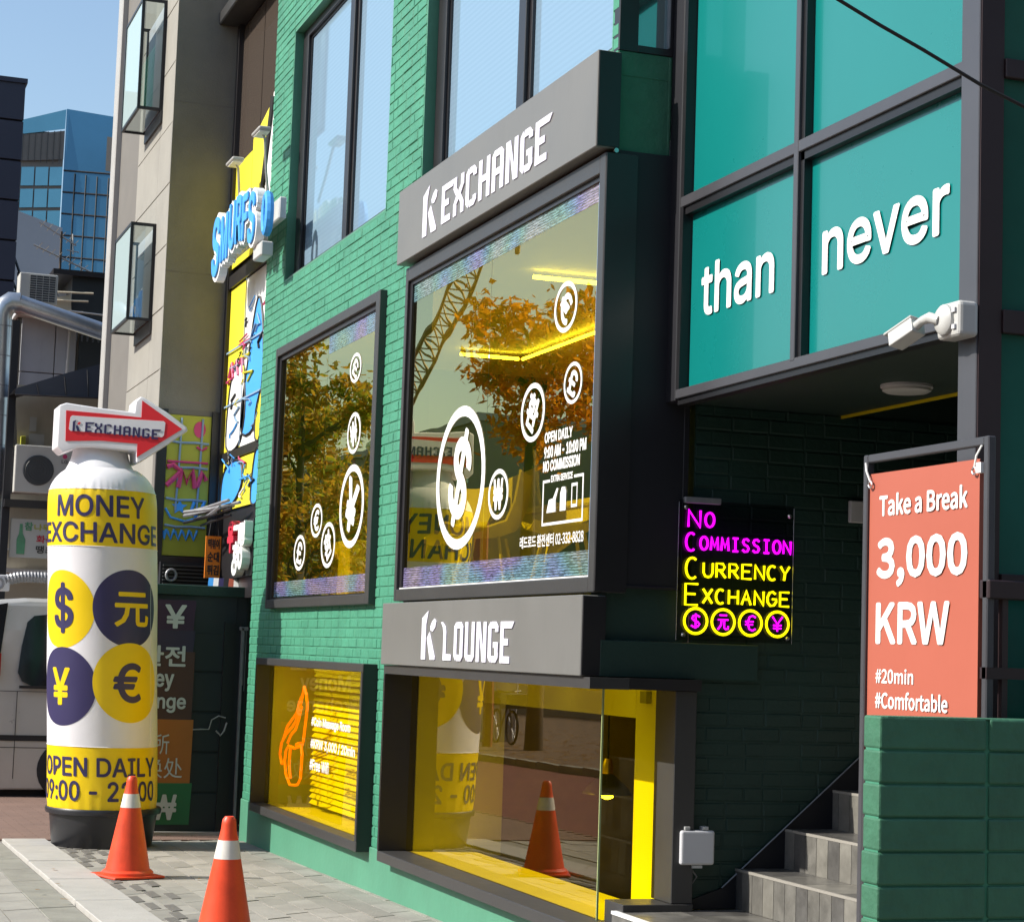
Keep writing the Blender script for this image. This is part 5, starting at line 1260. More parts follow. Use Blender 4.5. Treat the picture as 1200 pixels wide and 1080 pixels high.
blob([(-17.5, 3.5), (-17.0, 3.45), (-16.7, 3.8), (-16.75, 4.3), (-17.0, 4.6), (-17.3, 4.1)], M['skyblue'], 'blue_shape')
blob([(-18.1, 3.38), (-17.6, 3.36), (-17.35, 3.6), (-17.45, 4.0), (-17.75, 4.15), (-18.05, 3.9)], M['white'], 'white_shape')
blob([(-16.85, 3.36), (-16.66, 3.36), (-16.66, 3.75), (-16.85, 3.6)], M['yellowpr'], 'yellow_shape', y=3.62)
blob([(-18.2, 2.83), (-17.7, 2.85), (-17.35, 3.0), (-17.45, 3.2), (-17.9, 3.22), (-18.2, 3.1)], M['skyblue'], 'blue_shape')
blob([(-16.95, 2.83), (-16.66, 2.83), (-16.66, 3.22), (-16.85, 3.22)], M['skyblue'], 'blue_shape')
blob([(-16.72, 4.35), (-16.65, 4.3), (-16.65, 4.6), (-16.68, 4.62)], M['pinkpr'], 'pink_shape', line=False)
for k in range(3):
    mb = MB(); mb.tube([(-18.1+k*.22, 3.622, 4.02+.04*k), (-17.98+k*.22, 3.622, 4.14), (-17.9+k*.2, 3.622, 4.0)], .016, 5); mb.build('pink_scribble', M['pinkpr'], SF2)
part(SF2, 'glass_joint', M['paleblue'], MB().box((-18.24, 3.615, 3.75), (-16.64, 3.62, 3.765)).box((-18.24, 3.615, 4.25), (-16.64, 3.62, 4.265)).box((-17.5, 3.615, 3.34), (-17.49, 3.62, 4.85)))
rm_ = random.Random(77)
for k in range(34):
    x0_, z0_ = rm_.uniform(-18.15, -16.75), rm_.choice((rm_.uniform(2.85, 3.2), rm_.uniform(3.4, 4.8), rm_.uniform(3.4, 4.8)))
    pts = [(x0_+rm_.uniform(-.12, .12)*q_, 3.618, z0_+.045*q_*rm_.uniform(.3, 1.2)) for q_ in range(4)]
    MB().tube(pts, rm_.uniform(.004, .011), 5).build('paint_stroke', M[rm_.choice(('blackprint', 'blackprint', 'pinkpr', 'skyblue', 'white', 'paleblue', 'yellowpr'))], SF2)
for k in range(10):
    x0_ = rm_.uniform(-17.0, -16.68); z0_ = rm_.uniform(5.2, 6.0)
    MB().tube([(x0_, 3.615, z0_), (x0_+.04, 3.615, z0_-.12)], .008, 4).build('paint_stroke', M['frame'], SF2)
part(SF2, 'drawn_curve', M['blackprint'], MB().tube([(-17.3, 3.612, 5.1), (-17.0, 3.612, 5.5), (-16.85, 3.612, 5.9), (-16.7, 3.612, 6.3)], .022, 5))
# blue letter sign
BS = thing('letter_sign', (-17.4, 3.35, 4.8), 'chunky light blue cartoon letters with white outline on the storefront', 'sign')
word = 'SMURFS'
xs = [-17.50, -17.14, -16.79, -16.51, -16.25, -16.01]; ws = [.27, .27, .21, .20, .18, .22]; zb = [4.82, 4.90, 4.94, 4.95, 4.93, 4.85]; hs = [.50, .38, .38, .38, .36, .40]
for i, ch in enumerate(word):
    bl = MB(); text(bl, ch, (xs[i], 3.315, zb[i]), (ws[i], 0, 0), (0, 0, hs[i]), bold=.12, depth=.07, nrm=(0, 1, 0)); bl.build('letter_backing', M['white'], BS)
    fl = MB(); text(fl, ch, (xs[i], 3.298, zb[i]), (ws[i], 0, 0), (0, 0, hs[i]), bold=.035, depth=.012, nrm=(0, 1, 0)); fl.build('letter', M['skyblue'], BS)
mb = MB(); mb.tube([(-15.42+.075*math.cos(a*math.pi/8), 3.33, 4.99+.15*math.sin(a*math.pi/8)) for a in range(16)], .036, 8, closed=True); mb.build('letter', M['skyblue'], BS)
part(BS, 'mounting_box', M['plasticwhite'], MB().box((-17.4, 3.44, 4.98), (-15.5, 3.50, 5.16)).box((-16.9, 3.5, 5.0), (-16.75, 3.66, 5.1)).box((-15.95, 3.34, 4.70), (-15.65, 3.44, 4.82)), bevel=.01)
def spot(x, z, label):
    t = thing('spot_lamp', (x, 3.6, z), label, 'lamp', 'sign lamps above the storefront')
    part(t, 'arm', M['palepipe'], MB().tube([(x-.25, 3.50, z-.50), (x-.2, 3.46, z-.30), (x-.12, 3.42, z-.04), (x-.1, 3.39, z)], .012, 6))
    o = part(t, 'head', M['palepipe'], MB().box((x-.25, 3.33, z-.012), (x+.05, 3.44, z+.022)), bevel=.02, segs=3)
    part(t, 'lens', M['white'], MB().box((x-.22, 3.345, z-.018), (x+.02, 3.43, z-.012)))
spot(-17.0, 5.78, 'left sign lamp on a bent arm over the yellow panel'); spot(-15.95, 5.80, 'right sign lamp on a bent arm, higher and partly hidden by the green wall')
# little canopy wires, orange sign, letter sculpture and cow posters
CW = thing('junk_bracket', (-17.4, 3.5, 2.72), 'tangle of dark brackets and foil below the storefront window', 'bracket')
rj = random.Random(8)
for i in range(7):
    z = 2.66+i*.022; x0_ = -18.3+rj.uniform(0, .5)
    part(CW, 'bracket_bar' if i < 3 else 'foil_strip', M['frameblack'] if i < 3 else M['alum'], MB().tube([(x0_, 3.35+rj.uniform(-.1, .1), z), (x0_+.5, 3.42, z+.03*rj.random()), (x0_+1.1, 3.45+rj.uniform(-.1, .1), z+.04)], .012 if i < 3 else .016, 5))
OS = thing('hanging_sign', (-17.6, 3.45, 2.2), 'small orange hanging sign with black writing left of the green wall', 'sign')
part(OS, 'board', M['orangesign'], MB().box((-17.62, 3.385, 2.17), (-17.60, 3.52, 2.54)))
for i, s in enumerate(('떡볶이', '순대', '튀김')): tpart(OS, 'text_line', M['blackprint'], s, (-17.595, 3.405, 2.43-i*.115), (0, .10, 0), (0, 0, .085), bold=.03)
part(OS, 'hanger', M['frameblack'], MB().tube([(-17.61, 3.41, 2.54), (-17.61, 3.43, 2.70)], .004, 4).tube([(-17.61, 3.50, 2.54), (-17.61, 3.48, 2.70)], .004, 4))
LSg = thing('letter_sculpture', (-17.2, 3.62, 2.3), 'stack of chunky white and red letters beside the orange sign', 'sign')
part(LSg, 'backing', M['blackplastic'], MB().box((-17.55, 3.60, 2.18), (-16.65, 3.64, 2.66)))
for (s, x, z, w_, h, m) in (('우', -17.32, 2.40, .22, .24, 'redpr'), ('ㄱ', -17.08, 2.46, .24, .14, 'white'), ('ㅎ', -17.08, 2.32, .22, .14, 'white'), ('ㅇ', -17.10, 2.19, .20, .13, 'white'), ('정', -16.84, 2.44, .20, .18, 'white'), ('ㅇ', -16.86, 2.24, .16, .17, 'white')):
    mb = MB(); text(mb, s, (x, 3.52, z), (w_, 0, 0), (0, 0, h), bold=.09, depth=.07, nrm=(0, 1, 0)); mb.build('letter', M[m], LSg)
AW2 = thing('printed_canopy', (-17.3, 3.6, 2.1), 'little blue white and orange printed canopy over the dark porch', 'canopy')
for i, m in enumerate(('skyblue', 'white', 'navy', 'blackprint', 'orange', 'white', 'skyblue')):
    y0 = 3.385+i*.045
    mb = MB(); mb.add([(-17.5, y0+.02, 2.17), (-17.5, y0+.065, 2.17), (-17.42, y0+.045, 2.085), (-17.42, y0, 2.085)], [(0,1,2,3)]); mb.build('printed_strip', M[m], AW2)

# ================================================================== VAN
VN = thing('parked_van', (-22.5, 2.5, -.1), 'silver van parked in the side alley behind the inflatable column', 'van')
XV = -22.1
prof = [(1.62, -.02), (1.56, .35), (1.58, 1.05), (1.74, 1.62), (1.88, 1.90), (2.0, 1.985), (2.35, 2.02), (4.6, 2.03), (5.0, 1.9), (5.35, 1.4), (5.9, 1.1), (6.0, .5), (5.95, .0)]
V = []; F2 = []; n = len(prof); secs = [(XV, .06), (XV-.05, 0.0), (XV-1.5, 0.0), (XV-1.55, .06)]
zc = 1.0
for i, (x_, ins) in enumerate(secs):
    for (y, z) in prof:
        tuck = .16*max(0, (z-1.05)/1.0); xx = x_-(tuck if i < 2 else -tuck)
        V.append((xx, y+(ins if y < 3 else -ins), z-(ins*.6 if z > 1.9 else 0)))
for i in range(3):
    for j in range(n): F2.append((i*n+j, i*n+(j+1) % n, (i+1)*n+(j+1) % n, (i+1)*n+j))
F2 += [tuple(reversed(range(n))), tuple(3*n+j for j in range(n))]
mb = MB(); mb.add(V, F2); mb.build('body', M['vanpaint'], VN, bevel=.02, segs=2)
def vside(pts, off=.008): return [(XV-.16*max(0, (z-1.05))+off, y, z) for y, z in pts]
gl = vside([(2.345, 1.13), (2.30, 1.22), (2.33, 1.5), (2.38, 1.76), (2.45, 1.83), (2.6, 1.85), (3.3, 1.85), (3.36, 1.8), (3.36, 1.2), (3.3, 1.10), (2.45, 1.08)])
mb = MB(); mb.prism(gl, (.006, 0, 0)); mb.build('quarter_window', M['vanglass'], VN)
mb = MB(); mb.prism(vside([(1.72, 1.2), (1.90, 1.90), (2.17, 1.96), (2.10, 1.30), (2.05, 1.2)], .008), (.006, 0, 0)); mb.build('rear_window', M['vanglass'], VN)
part(VN, 'tail_lamp', mat('tail_lamp_red', (.35, .01, .01), .2, var=0), MB().box((XV-.02, 1.95, 1.18), (XV+.012, 2.115, 1.42)))
part(VN, 'belt_trim', M['rubber'], MB().box((XV-.005, 2.32, 1.055), (XV+.02, 3.4, 1.085)))
part(VN, 'panel_seam', M['frame'], MB().box((XV-.002, 1.62, .425), (XV+.003, 5.8, .433)).box((XV-.002, 1.6, 1.02), (XV+.003, 5.8, 1.027)))
for y in (2.86, 5.2):
    w_ = MB().lathe([(.31, -.16), (.31, .01), (.27, .02), (.2, .015)], (XV, y, .20), 28, 'x').build('wheel', M['rubber'], VN, smooth=True)
    MB().lathe([(.2, .01), (.18, .025), (.05, .03)], (XV, y, .20), 20, 'x').build('rim', M['alum'], w_)
part(VN, 'door_seam', M['frame'], MB().box((XV-.002, 2.30, .1), (XV+.003, 2.308, 1.02)))
part(VN, 'side_moulding', M['rubber'], MB().box((XV, 1.75, .50), (XV+.012, 5.6, .56)))
part(VN, 'painted_under_shadow', M['rubber'], MB().box((XV-1.4, 2.0, -.10), (XV-.1, 5.6, .02)))  # dark block put in for the shade beneath the van

# ================================================================== ALLEY
AB = thing('alley_building', (-27, 3, 0), 'grey panelled building at the end of the alley above the awning', 'building')
aw = MB().box((-30, 2.55, 2), (-27.02, 6, 6.15)).build('wall', M['stonedark'], AB)
for i, z in enumerate((3.9, 4.52, 5.08, 5.62)):
    for j, (a, b) in enumerate(((2.60, 3.05), (3.05, 3.33))):
        MB().box((-27.02, a+.006, z+.006), (-26.98, b-.006, z+(.56 if z > 4 else .6)-.006)).build('wall_panel', M['greywall'], aw, bevel=.004)
part(AB, 'window', M['vanglass'], MB().box((-26.97, 2.46, 4.7), (-26.93, 2.57, 5.75)))
part(AB, 'dark_opening', M['doorblack'], MB().box((-27.0, 3.36, 4.3), (-26.95, 3.9, 5.62)))
part(AB, 'roof_slab', M['greybox'], MB().box((-27.3, 2.5, 6.12-.32), (-26.6, 3.9, 5.86)))
for xx, yy in ((-26.6, 3.14),): part(AB, 'down_pipe', M['palepipe'], MB().tube([(-26.9, 3.21, 4.6), (-26.9, 3.22, 5.75)], .02, 6))
AN = thing('roof_shed', (-26.5, 3.3, 5.9), 'dark rooftop shed behind the upper air conditioner', 'shed')
part(AN, 'walls', M['doorblack'], MB().box((-28, 3.16, 5.75), (-26.4, 4.3, 6.30)))
part(AN, 'roof', M['frameblack'], MB().box((-28.1, 2.90, 6.30), (-26.3, 4.4, 6.37)))
part(AN, 'tarp', M['beige'], MB().prism([(-26.38, 2.86, 5.75), (-26.38, 3.17, 5.72), (-26.38, 3.14, 6.05), (-26.38, 2.98, 6.0), (-26.38, 2.9, 6.2)], (.05, 0, 0)))
for i, z in enumerate((5.80, 5.95, 6.06)): part(AN, 'plank', M['beige'], MB().tube([(-26.3, 2.82+.05*i, z), (-26.25, 3.3+.06*i, z+.015)], .015, 5))
part(AN, 'guard_rail', M['alum'], MB().tube([(-26.0, 3.1, 5.78), (-26.0, 3.6, 5.76)], .012, 5).tube([(-26, 3.15, 5.66), (-26, 3.6, 5.63)], .012, 5))
for i in range(6): part(AN, 'rail_bar', M['frameblack'], MB().tube([(-25.98, 3.2+i*.07, 5.4), (-25.98, 3.2+i*.07, 5.68)], .012, 5))
def aircon(name, x, y0, y1, z0, z1, label, grille, lg=False):
    t = thing(name, (x, y0, z0), label, 'air conditioner')
    part(t, 'case', M['accase'], MB().box((x-.35, y0, z0), (x, y1, z1)), bevel=.012, segs=2)
    if grille == 'square':
        part(t, 'grille_recess', M['acdark'], MB().box((x, y0+.12, z0+.03), (x+.004, y1-.03, z1-.03)))
        for i in range(12): part(t, 'grille_bar', M['accase'], MB().box((x+.004, y0+.12, z0+.03+i*(z1-z0-.06)/11), (x+.012, y1-.03, z0+.036+i*(z1-z0-.06)/11)))
        for i in range(5): part(t, 'grille_upright', M['accase'], MB().box((x+.012, y0+.12+i*(y1-y0-.15)/4, z0+.03), (x+.016, y0+.125+i*(y1-y0-.15)/4, z1-.03)))
    else:
        cy, cz, rd = y0+.265, (z0+z1)/2-.01, .175
        fn = part(t, 'fan_grille', M['acdark'], MB().lathe([(rd, 0), (rd, .01), (rd-.01, .014)], (x, cy, cz), 32, 'x'))
        for q in range(1, 6): MB().tube([(x+.016, cy+rd*q/6*math.cos(a*math.pi/12), cz+rd*q/6*math.sin(a*math.pi/12)) for a in range(24)], .0028, 4, closed=True).build('grille_ring', M['frame'], fn)
        part(t, 'badge', M['pinkpr'], MB().lathe([(.026, 0), (.026, .004)], (x, y0+.56, z1-.11), 20, 'x'))
        mb = MB(); text(mb, 'LG', (x+.004, y0+.525, z1-.19), (0, .065, 0), (0, 0, .04), bold=.03); part(t, 'badge_lettering', M['frame'], mb)
    return t
aircon('air_conditioner', -25.0, 2.36, 2.82, 5.67, 6.05, 'air conditioner with square grille on the alley roof', 'square')
aircon('air_conditioner', -23.6, 2.29, 3.15, 3.25, 3.80, 'air conditioner with round fan behind the red arrow', 'round')
DU = thing('air_duct', (-24, 2.1, 2), 'shiny round metal duct bending over the alley at the left edge', 'duct')
part(DU, 'vertical_run', M['galv'], MB().tube([(-24, 2.14, 2.3), (-24, 2.10, 3.5), (-24, 2.07, 5.28)], .135, 20), smooth=True)
part(DU, 'elbow', M['galv'], MB().tube([(-24, 2.07, 5.28), (-24, 2.075, 5.36), (-24, 2.11, 5.44), (-24, 2.18, 5.50), (-24, 2.27, 5.495)], .128, 20), smooth=True)
part(DU, 'horizontal_run', M['galv'], MB().tube([(-24, 2.27, 5.495), (-24, 3.45, 5.195)], .105, 20), smooth=True)
for i in range(8): part(DU, 'seam_ring', M['alum'], MB().lathe([(.138, 0), (.138, .012)], (-24, 2.075+.004*i, 5.2-i*.35), 24))
DP = thing('steel_post', (-23.8, 2.25, 0), 'dark steel post carrying the awning beside the metal duct', 'post')
part(DP, 'post', M['navyclad'], MB().box((-23.85, 2.19, -.1), (-23.75, 2.275, 5.25)))
part(DP, 'cross_beam', M['frameblack'], MB().box((-23.75, 2.2, 3.08), (-23.65, 3.4, 3.17)))
AWN = thing('awning', (-23, 2.6, 4.3), 'dark navy canvas awning sloping up over the alley stall', 'awning')
mb = MB(); mb.add([(-23.0, 2.19, 4.29), (-23.0, 2.19, 4.37), (-23.0, 2.75, 4.59), (-23.0, 3.25, 4.77), (-23.0, 3.25, 4.33), (-24.4, 2.19, 4.37), (-24.4, 3.25, 4.77)], [(0,4,3,2,1),(1,2,3,6,5)]); part(AWN, 'canvas', M['awning'], mb)
for yy in (2.45, 2.75, 3.0): part(AWN, 'rib', M['navyclad'], MB().tube([(-22.98, yy, 4.32), (-22.98, yy-.03, 4.36+(yy-2.19)*.38-.03)], .006, 4))
part(AWN, 'hem_bar', M['frameblack'], MB().tube([(-22.98, 2.19, 4.30), (-22.98, 3.25, 4.33)], .012, 5))
SW = thing('stall_building', (-24.5, 2.9, 0), 'beige walled stall building under the awning', 'building')
part(SW, 'wall', M['beige'], MB().box((-25.5, 2.28, -.2), (-24.5, 4.5, 4.6)))
part(SW, 'bright_corner', M['stone'], MB().prism([(-24.3, 2.28, 3.85), (-24.3, 2.37, 3.85), (-24.3, 2.33, 4.3), (-24.3, 2.28, 4.35)], (.02, 0, 0)))
part(SW, 'meter_box', M['yellowdull'], MB().box((-24.49, 2.42, 3.86), (-24.42, 2.48, 3.98)), bevel=.005)
part(SW, 'notice', M['accase'], MB().box((-24.49, 2.52, 4.05), (-24.48, 2.60, 4.22)).box((-24.49, 2.83, 4.22), (-24.48, 2.90, 4.35)).box((-24.49, 2.52, 3.85), (-24.48, 2.70, 4.02)))
part(SW, 'ledge', M['greybox'], MB().box((-24.49, 2.28, 2.35), (-24.38, 4.0, 2.40)).box((-24.49, 2.28, 3.16), (-24.44, 4.0, 3.19)).box((-24.49, 2.28, 2.62), (-24.45, 4.0, 2.64)))
SG = thing('drink_signboard', (-23.8, 2.55, 2.5), 'pale signboard with a green bottle and Korean words behind the column', 'signboard')
part(SG, 'board', M['accase'], MB().box((-23.83, 2.30, 2.51), (-23.80, 3.2, 2.96)), bevel=.004)
part(SG, 'bottle_print', M['bottle'], MB().prism([(-23.795, 2.38, 2.55), (-23.795, 2.47, 2.55), (-23.795, 2.475, 2.72), (-23.795, 2.44, 2.79), (-23.795, 2.435, 2.90), (-23.795, 2.405, 2.90), (-23.795, 2.40, 2.79), (-23.795, 2.375, 2.72)], (.003, 0, 0)))
mb = MB(); mb2 = MB(); mb3 = MB()
text(mb, '참', (-23.794, 2.46, 2.83), (0, .09, 0), (0, 0, .09), bold=.04); text(mb2, '나무', (-23.794, 2.57, 2.83), (0, .18, 0), (0, 0, .075), bold=.03)
text(mb3, '화끈', (-23.794, 2.60, 2.69), (0, .20, 0), (0, 0, .085), bold=.03); 
part(SG, 'green_lettering', M['bottle'], mb); part(SG, 'yellow_lettering', M['yellowdull'], mb2); part(SG, 'red_lettering', M['redpr'], mb3)
mb = MB(); text(mb, '땡초', (-23.794, 2.60, 2.57), (0, .20, 0), (0, 0, .085), bold=.03); part(SG, 'dark_lettering', M['frame'], mb)
HO = thing('vent_hose', (-23.0, 2.4, 2.2), 'ribbed grey hose and vent box above the van roof', 'hose')
part(HO, 'vent_box', M['greybox'], MB().box((-23.2, 2.0, 2.10), (-23.0, 2.25, 2.28)), bevel=.01)
part(HO, 'vent_rim', M['alum'], MB().tube([(-22.99, 2.12+.06*math.cos(a*math.pi/8), 2.18+.06*math.sin(a*math.pi/8)) for a in range(16)], .012, 6, closed=True))
pts = [(-23.05, 2.2+i*.018, 2.22+.05*math.sin(min(i/14, 1)*math.pi*.5)) for i in range(44)]
part(HO, 'ribbed_hose', M['alum'], MB().tube(pts, [.055 if i % 2 else .066 for i in range(44)], 12))
AT = thing('tv_antenna', (-40, 4.5, 8), 'old television antennas on a thin mast above the roofs', 'antenna')
part(AT, 'mast', M['bark'], MB().tube([(-28, 3.18, 6.2), (-28, 3.17, 7.2)], .018, 5))
part(AT, 'boom', M['palepipe'], MB().tube([(-28, 2.86, 7.30), (-28, 3.38, 7.02)], .012, 5))
part(AT, 'boom', M['palepipe'], MB().tube([(-28, 2.80, 6.98), (-28, 3.62, 6.66)], .014, 5))
for i in range(6): part(AT, 'element', M['palepipe'], MB().tube([(-28.2, 2.9+i*.09, 7.28-i*.048), (-27.8, 2.93+i*.09, 7.30-i*.048)], .006, 4))
for i in range(8): part(AT, 'element', M['palepipe'], MB().tube([(-28.2, 2.86+i*.09, 6.96-i*.036), (-27.8, 2.90+i*.09, 6.98-i*.036)], .006, 4))
part(AT, 'dipole', M['palepipe'], MB().tube([(-28, 3.32, 7.18), (-28, 3.34, 6.9)], .01, 4).tube([(-28, 3.25, 6.95), (-28, 3.42, 6.93)], .008, 4))
# dark tower, far glass tower
DT = thing('dark_panel_tower', (-30, 2.2, 0), 'dark navy panelled building edge at the far left', 'building')
dt = MB().box((-36, 0.5, -.5), (-30.05, 2.745, 9.76)).build('core', M['navyclad'], DT)
z = 3.2
while z < 9.6:
    for (a, b) in ((.6, 1.68), (1.68, 2.76)): MB().box((-30.05, a+.006, z+.008), (-30.0, b-.006, z+.58)).build('panel', M['darktower'], dt, bevel=.004)
    z += .60
part(DT, 'parapet', M['darktower'], MB().box((-36, .5, 9.76), (-29.97, 2.78, 9.83)))
part(DT, 'fire_stair', M['frameblack'], MB().tube([(-30.4, 2.74, 7.3), (-30.4, 3.05, 6.5)], .02, 5).tube([(-30.4, 2.74, 6.9), (-30.4, 2.95, 6.5)], .02, 5).tube([(-30.4, 2.84, 7.0), (-30.4, 2.84, 6.4)], .015, 4).tube([(-30.4, 2.93, 6.8), (-30.4, 2.93, 6.4)], .015, 4))
GT = thing('glass_tower', (-120, 13.5, 0), 'distant blue glass office tower rising behind the roofs', 'building')
part(GT, 'left_core', M['frame'], MB().box((-135, 9.0, 0), (-120.4, 13.4, 31.6)))
def gp(name, P, m): mb = MB(); mb.prism(P, (-.3, 0, 0)); return mb.build(name, m, GT)
# left face and right face as grids of panes. corner at y 13.47
lf = part(GT, 'left_face', M['towermech'], MB().box((-120.35, 10.2, 0), (-120.2, 13.45, 31.4)))
for i in range(12):
    zt = 29.6-i*1.32
    for j in range(4):
        y0 = 10.2+j*.82
        if zt < 18: break
        sl = .35
        MB().add([(-120.1, y0+.04, zt-.1+sl*(y0-13.4)/3.2), (-120.1, y0+.78, zt-.1+sl*(y0+.82-13.4)/3.2), (-120.1, y0+.78, zt-1.22+sl*(y0+.82-13.4)/3.2), (-120.1, y0+.04, zt-1.22+sl*(y0-13.4)/3.2)], [(0,3,2,1)]).build('window_pane', M['towerglass'], lf)
rf = part(GT, 'right_face', M['towerglassd'], MB().add([(-120.1, 13.5, 0), (-118, 17.2, 0), (-118, 17.2, 32.3), (-120.1, 13.5, 33.05)], [(0,1,2,3)]))
for i in range(12):
    z = 29.3-i*1.3; MB().tube([(-120.05, 13.5, z), (-117.95, 17.2, z-.35)], .05, 4).build('floor_band', M['frame'], rf)
for q_ in range(1, 6): MB().tube([(-120.02+2.1*q_/6, 13.5+3.7*q_/6, 14), (-120.02+2.1*q_/6, 13.5+3.7*q_/6, 29.2-.6*q_/6)], .03, 4).build('mullion', M['frame'], rf)
part(GT, 'right_mechanical', M['frame'], MB().add([(-120.0, 13.8, 29.6), (-117.95, 17.2, 29.0), (-117.95, 17.2, 31.0), (-120.0, 13.8, 31.8)], [(0,1,2,3)]))
mech = part(GT, 'left_mechanical', M['towermech'], MB().add([(-120.05, 10.3, 29.5), (-120.05, 13.45, 29.95), (-120.05, 13.45, 31.7), (-120.05, 10.3, 31.0)], [(0,1,2,3)]))
for j in range(9): MB().box((-120.0, 10.3+j*.36, 29.6), (-119.95, 10.34+j*.36, 31.1+j*.07)).build('louvre_post', M['frame'], mech)
part(GT, 'top_band', M['towerglass'], MB().add([(-120.05, 10.5, 31.1), (-120.05, 13.45, 31.8), (-120.05, 13.47, 33.0), (-120.05, 10.5, 31.9)], [(0,1,2,3)]))
part(GT, 'podium_panels', M['towergrey'], MB().add([(-112, 9.6, 0), (-112, 12.7, 0), (-112, 12.7, 24.2), (-112, 10.3, 24.9), (-112, 9.6, 25.0)], [(0,1,2,3,4)]))
MH = thing('alley_roofs', (-34, 4, 0), 'low dark roofs between the alley and the far tower', 'building')
part(MH, 'block', M['stonedark'], MB().box((-42, 2.2, 0), (-33, 6, 7.15)).box((-30, 2.7, 0), (-28.5, 4.6, 6.35)))

# ================================================================== ACROSS THE STREET (seen in the shop windows)
def tree(x, y, h0, h1, rad, nleaf, lm, label, seed, ls=(.09, .17), trunk=.22, rx=1.0):
    rt = random.Random(seed); t = thing('street_tree', (x, y, G(x)), label, 'tree', 'street trees across the road')
    tb = MB(); pts = [(x, y, G(x)-.1), (x+.05, y, 1.5), (x-.05, y+.05, h0+.6), (x+.1, y, (h0+h1)/2), (x, y, h1-.6)]
    tb.tube(pts, [trunk*1.25, trunk, trunk*.8, trunk*.45, trunk*.12], 12); part(t, 'trunk', M['bark'], tb, smooth=True)
    lb = MB(); ends = []
    for i in range(16):
        a = rt.uniform(0, 6.28); zz = h0+.3+rt.random()*(h1-h0)*.6; L = rad*rt.uniform(.55, .95)
        e = Vector((x+math.cos(a)*L*rx, y+math.sin(a)*L*.8, zz+rt.uniform(.4, 1.5))); lb.tube([(x, y, zz), ((x+e.x)/2, (y+e.y)/2, (zz+e.z)/2+.1), tuple(e)], [.07, .045, .015], 5); ends.append(e)
    part(t, 'limbs', M['bark'], lb, kind='stuff')
    cl = MB(); centers = ends+[Vector((x+rt.gauss(0, .55)*rad*rx, y+rt.gauss(0, .45)*rad, h0+(h1-h0)*rt.uniform(.05, 1))) for _ in range(34)]
    for _ in range(nleaf):
        c = rt.choice(centers); s = rt.uniform(*ls); q = Vector((rt.gauss(0, .42), rt.gauss(0, .42), rt.gauss(0, .34)))*rad*.30
        p = c+q; d = Vector((rt.uniform(-1, 1), rt.uniform(-1, 1), rt.uniform(-1.2, .3))).normalized(); w_ = d.cross(Vector((rt.uniform(-1, 1), rt.uniform(-1, 1), 1))).normalized()
        cl.add([p-d*s, p-d*s*.1+w_*s*.45, p+d*s, p-d*s*.1-w_*s*.45], [(0,1,2,3)])
    part(t, 'crown', lm, cl, kind='stuff')
tree(-36.3, -6.1, 5.5, 8.3, 1.8, 5200, M['leaforange'], 'street tree with orange autumn leaves reflected in the big window', 1, rx=1.35, trunk=.15, ls=(.07, .14))
tree(-50.5, -4.9, 2.4, 9.2, 2.3, 9500, M['leafmix'], 'street tree with green and gold leaves reflected in the left window', 3, rx=1.3)
tree(-64, -7.5, 2.6, 9.0, 3.6, 9000, M['leafmix'], 'farther street tree with green and gold leaves', 4)
# parked bicycle with a crate
BI = thing('parked_bicycle', (-39, -6.5, -.25), 'black bicycle with a crate parked by the tree across the street', 'bicycle')
gx = G(-39)+.05
def wheel(cx, cz=.36):
    w_ = MB().tube([(cx+.33*math.cos(a*math.pi/16), -6.5, gx+cz+.33*math.sin(a*math.pi/16)) for a in range(32)], .026, 6, closed=True).build('wheel', M['rubber'], BI)
    for k in range(8):
        a = k*math.pi/8; MB().tube([(cx+.33*math.cos(a), -6.5, gx+cz+.33*math.sin(a)), (cx-.33*math.cos(a), -6.5, gx+cz-.33*math.sin(a))], .004, 3).build('spoke', M['chrome'], w_)
wheel(-39.7); wheel(-38.65)
part(BI, 'frame', M['bike'], MB().tube([(-39.7, -6.5, gx+.36), (-39.35, -6.5, gx+.38), (-39.48, -6.5, gx+.82), (-38.9, -6.5, gx+.85), (-39.35, -6.5, gx+.38)], .022, 6).tube([(-38.9, -6.5, gx+.95), (-38.65, -6.5, gx+.36)], .022, 6))
part(BI, 'handlebar', M['bike'], MB().tube([(-38.95, -6.75, gx+1.1), (-38.88, -6.6, gx+1.08), (-38.9, -6.4, gx+1.08), (-38.98, -6.25, gx+1.1)], .018, 6)); part(BI, 'saddle', M['rubber'], MB().box((-39.65, -6.57, gx+.9), (-39.4, -6.43, gx+.96)), bevel=.02)
part(BI, 'crate', M['greendark'], MB().box((-40.0, -6.75, gx+.78), (-39.55, -6.25, gx+1.08)), bevel=.01); part(BI, 'front_crate', M['greendark'], MB().box((-38.75, -6.75, gx+.75), (-38.35, -6.25, gx+1.05)), bevel=.01)
PK = thing('sign_post', (-38.3, -5.8, 0), 'thin dull red sign post across the street', 'post')
part(PK, 'post', mat('dull_red_paint', (.28, .05, .05), .5), MB().tube([(-38.2, -5.8, -.3), (-38.2, -5.8, 4.2)], .10, 10)); part(PK, 'plate', M['redpr'], MB().box((-38.5, -5.7, 3.4), (-37.9, -5.67, 4.0)))
UB2 = thing('utility_cabinet', (-41, -7, 0), 'pale grey utility cabinet with a red circle across the street', 'cabinet')
part(UB2, 'body', M['greywall'], MB().box((-42, -7.4, -.3), (-40.9, -6.9, 1.35)), bevel=.02); part(UB2, 'red_mark', M['redpr'], MB().tube([(-41.4+.22*math.cos(a*math.pi/10), -6.88, .6+.25*math.sin(a*math.pi/10)) for a in range(20)], .03, 6, closed=True))
HW = thing('hedge_wall', (-60, -19, 0), 'low dark planter wall behind the far pavement', 'wall')
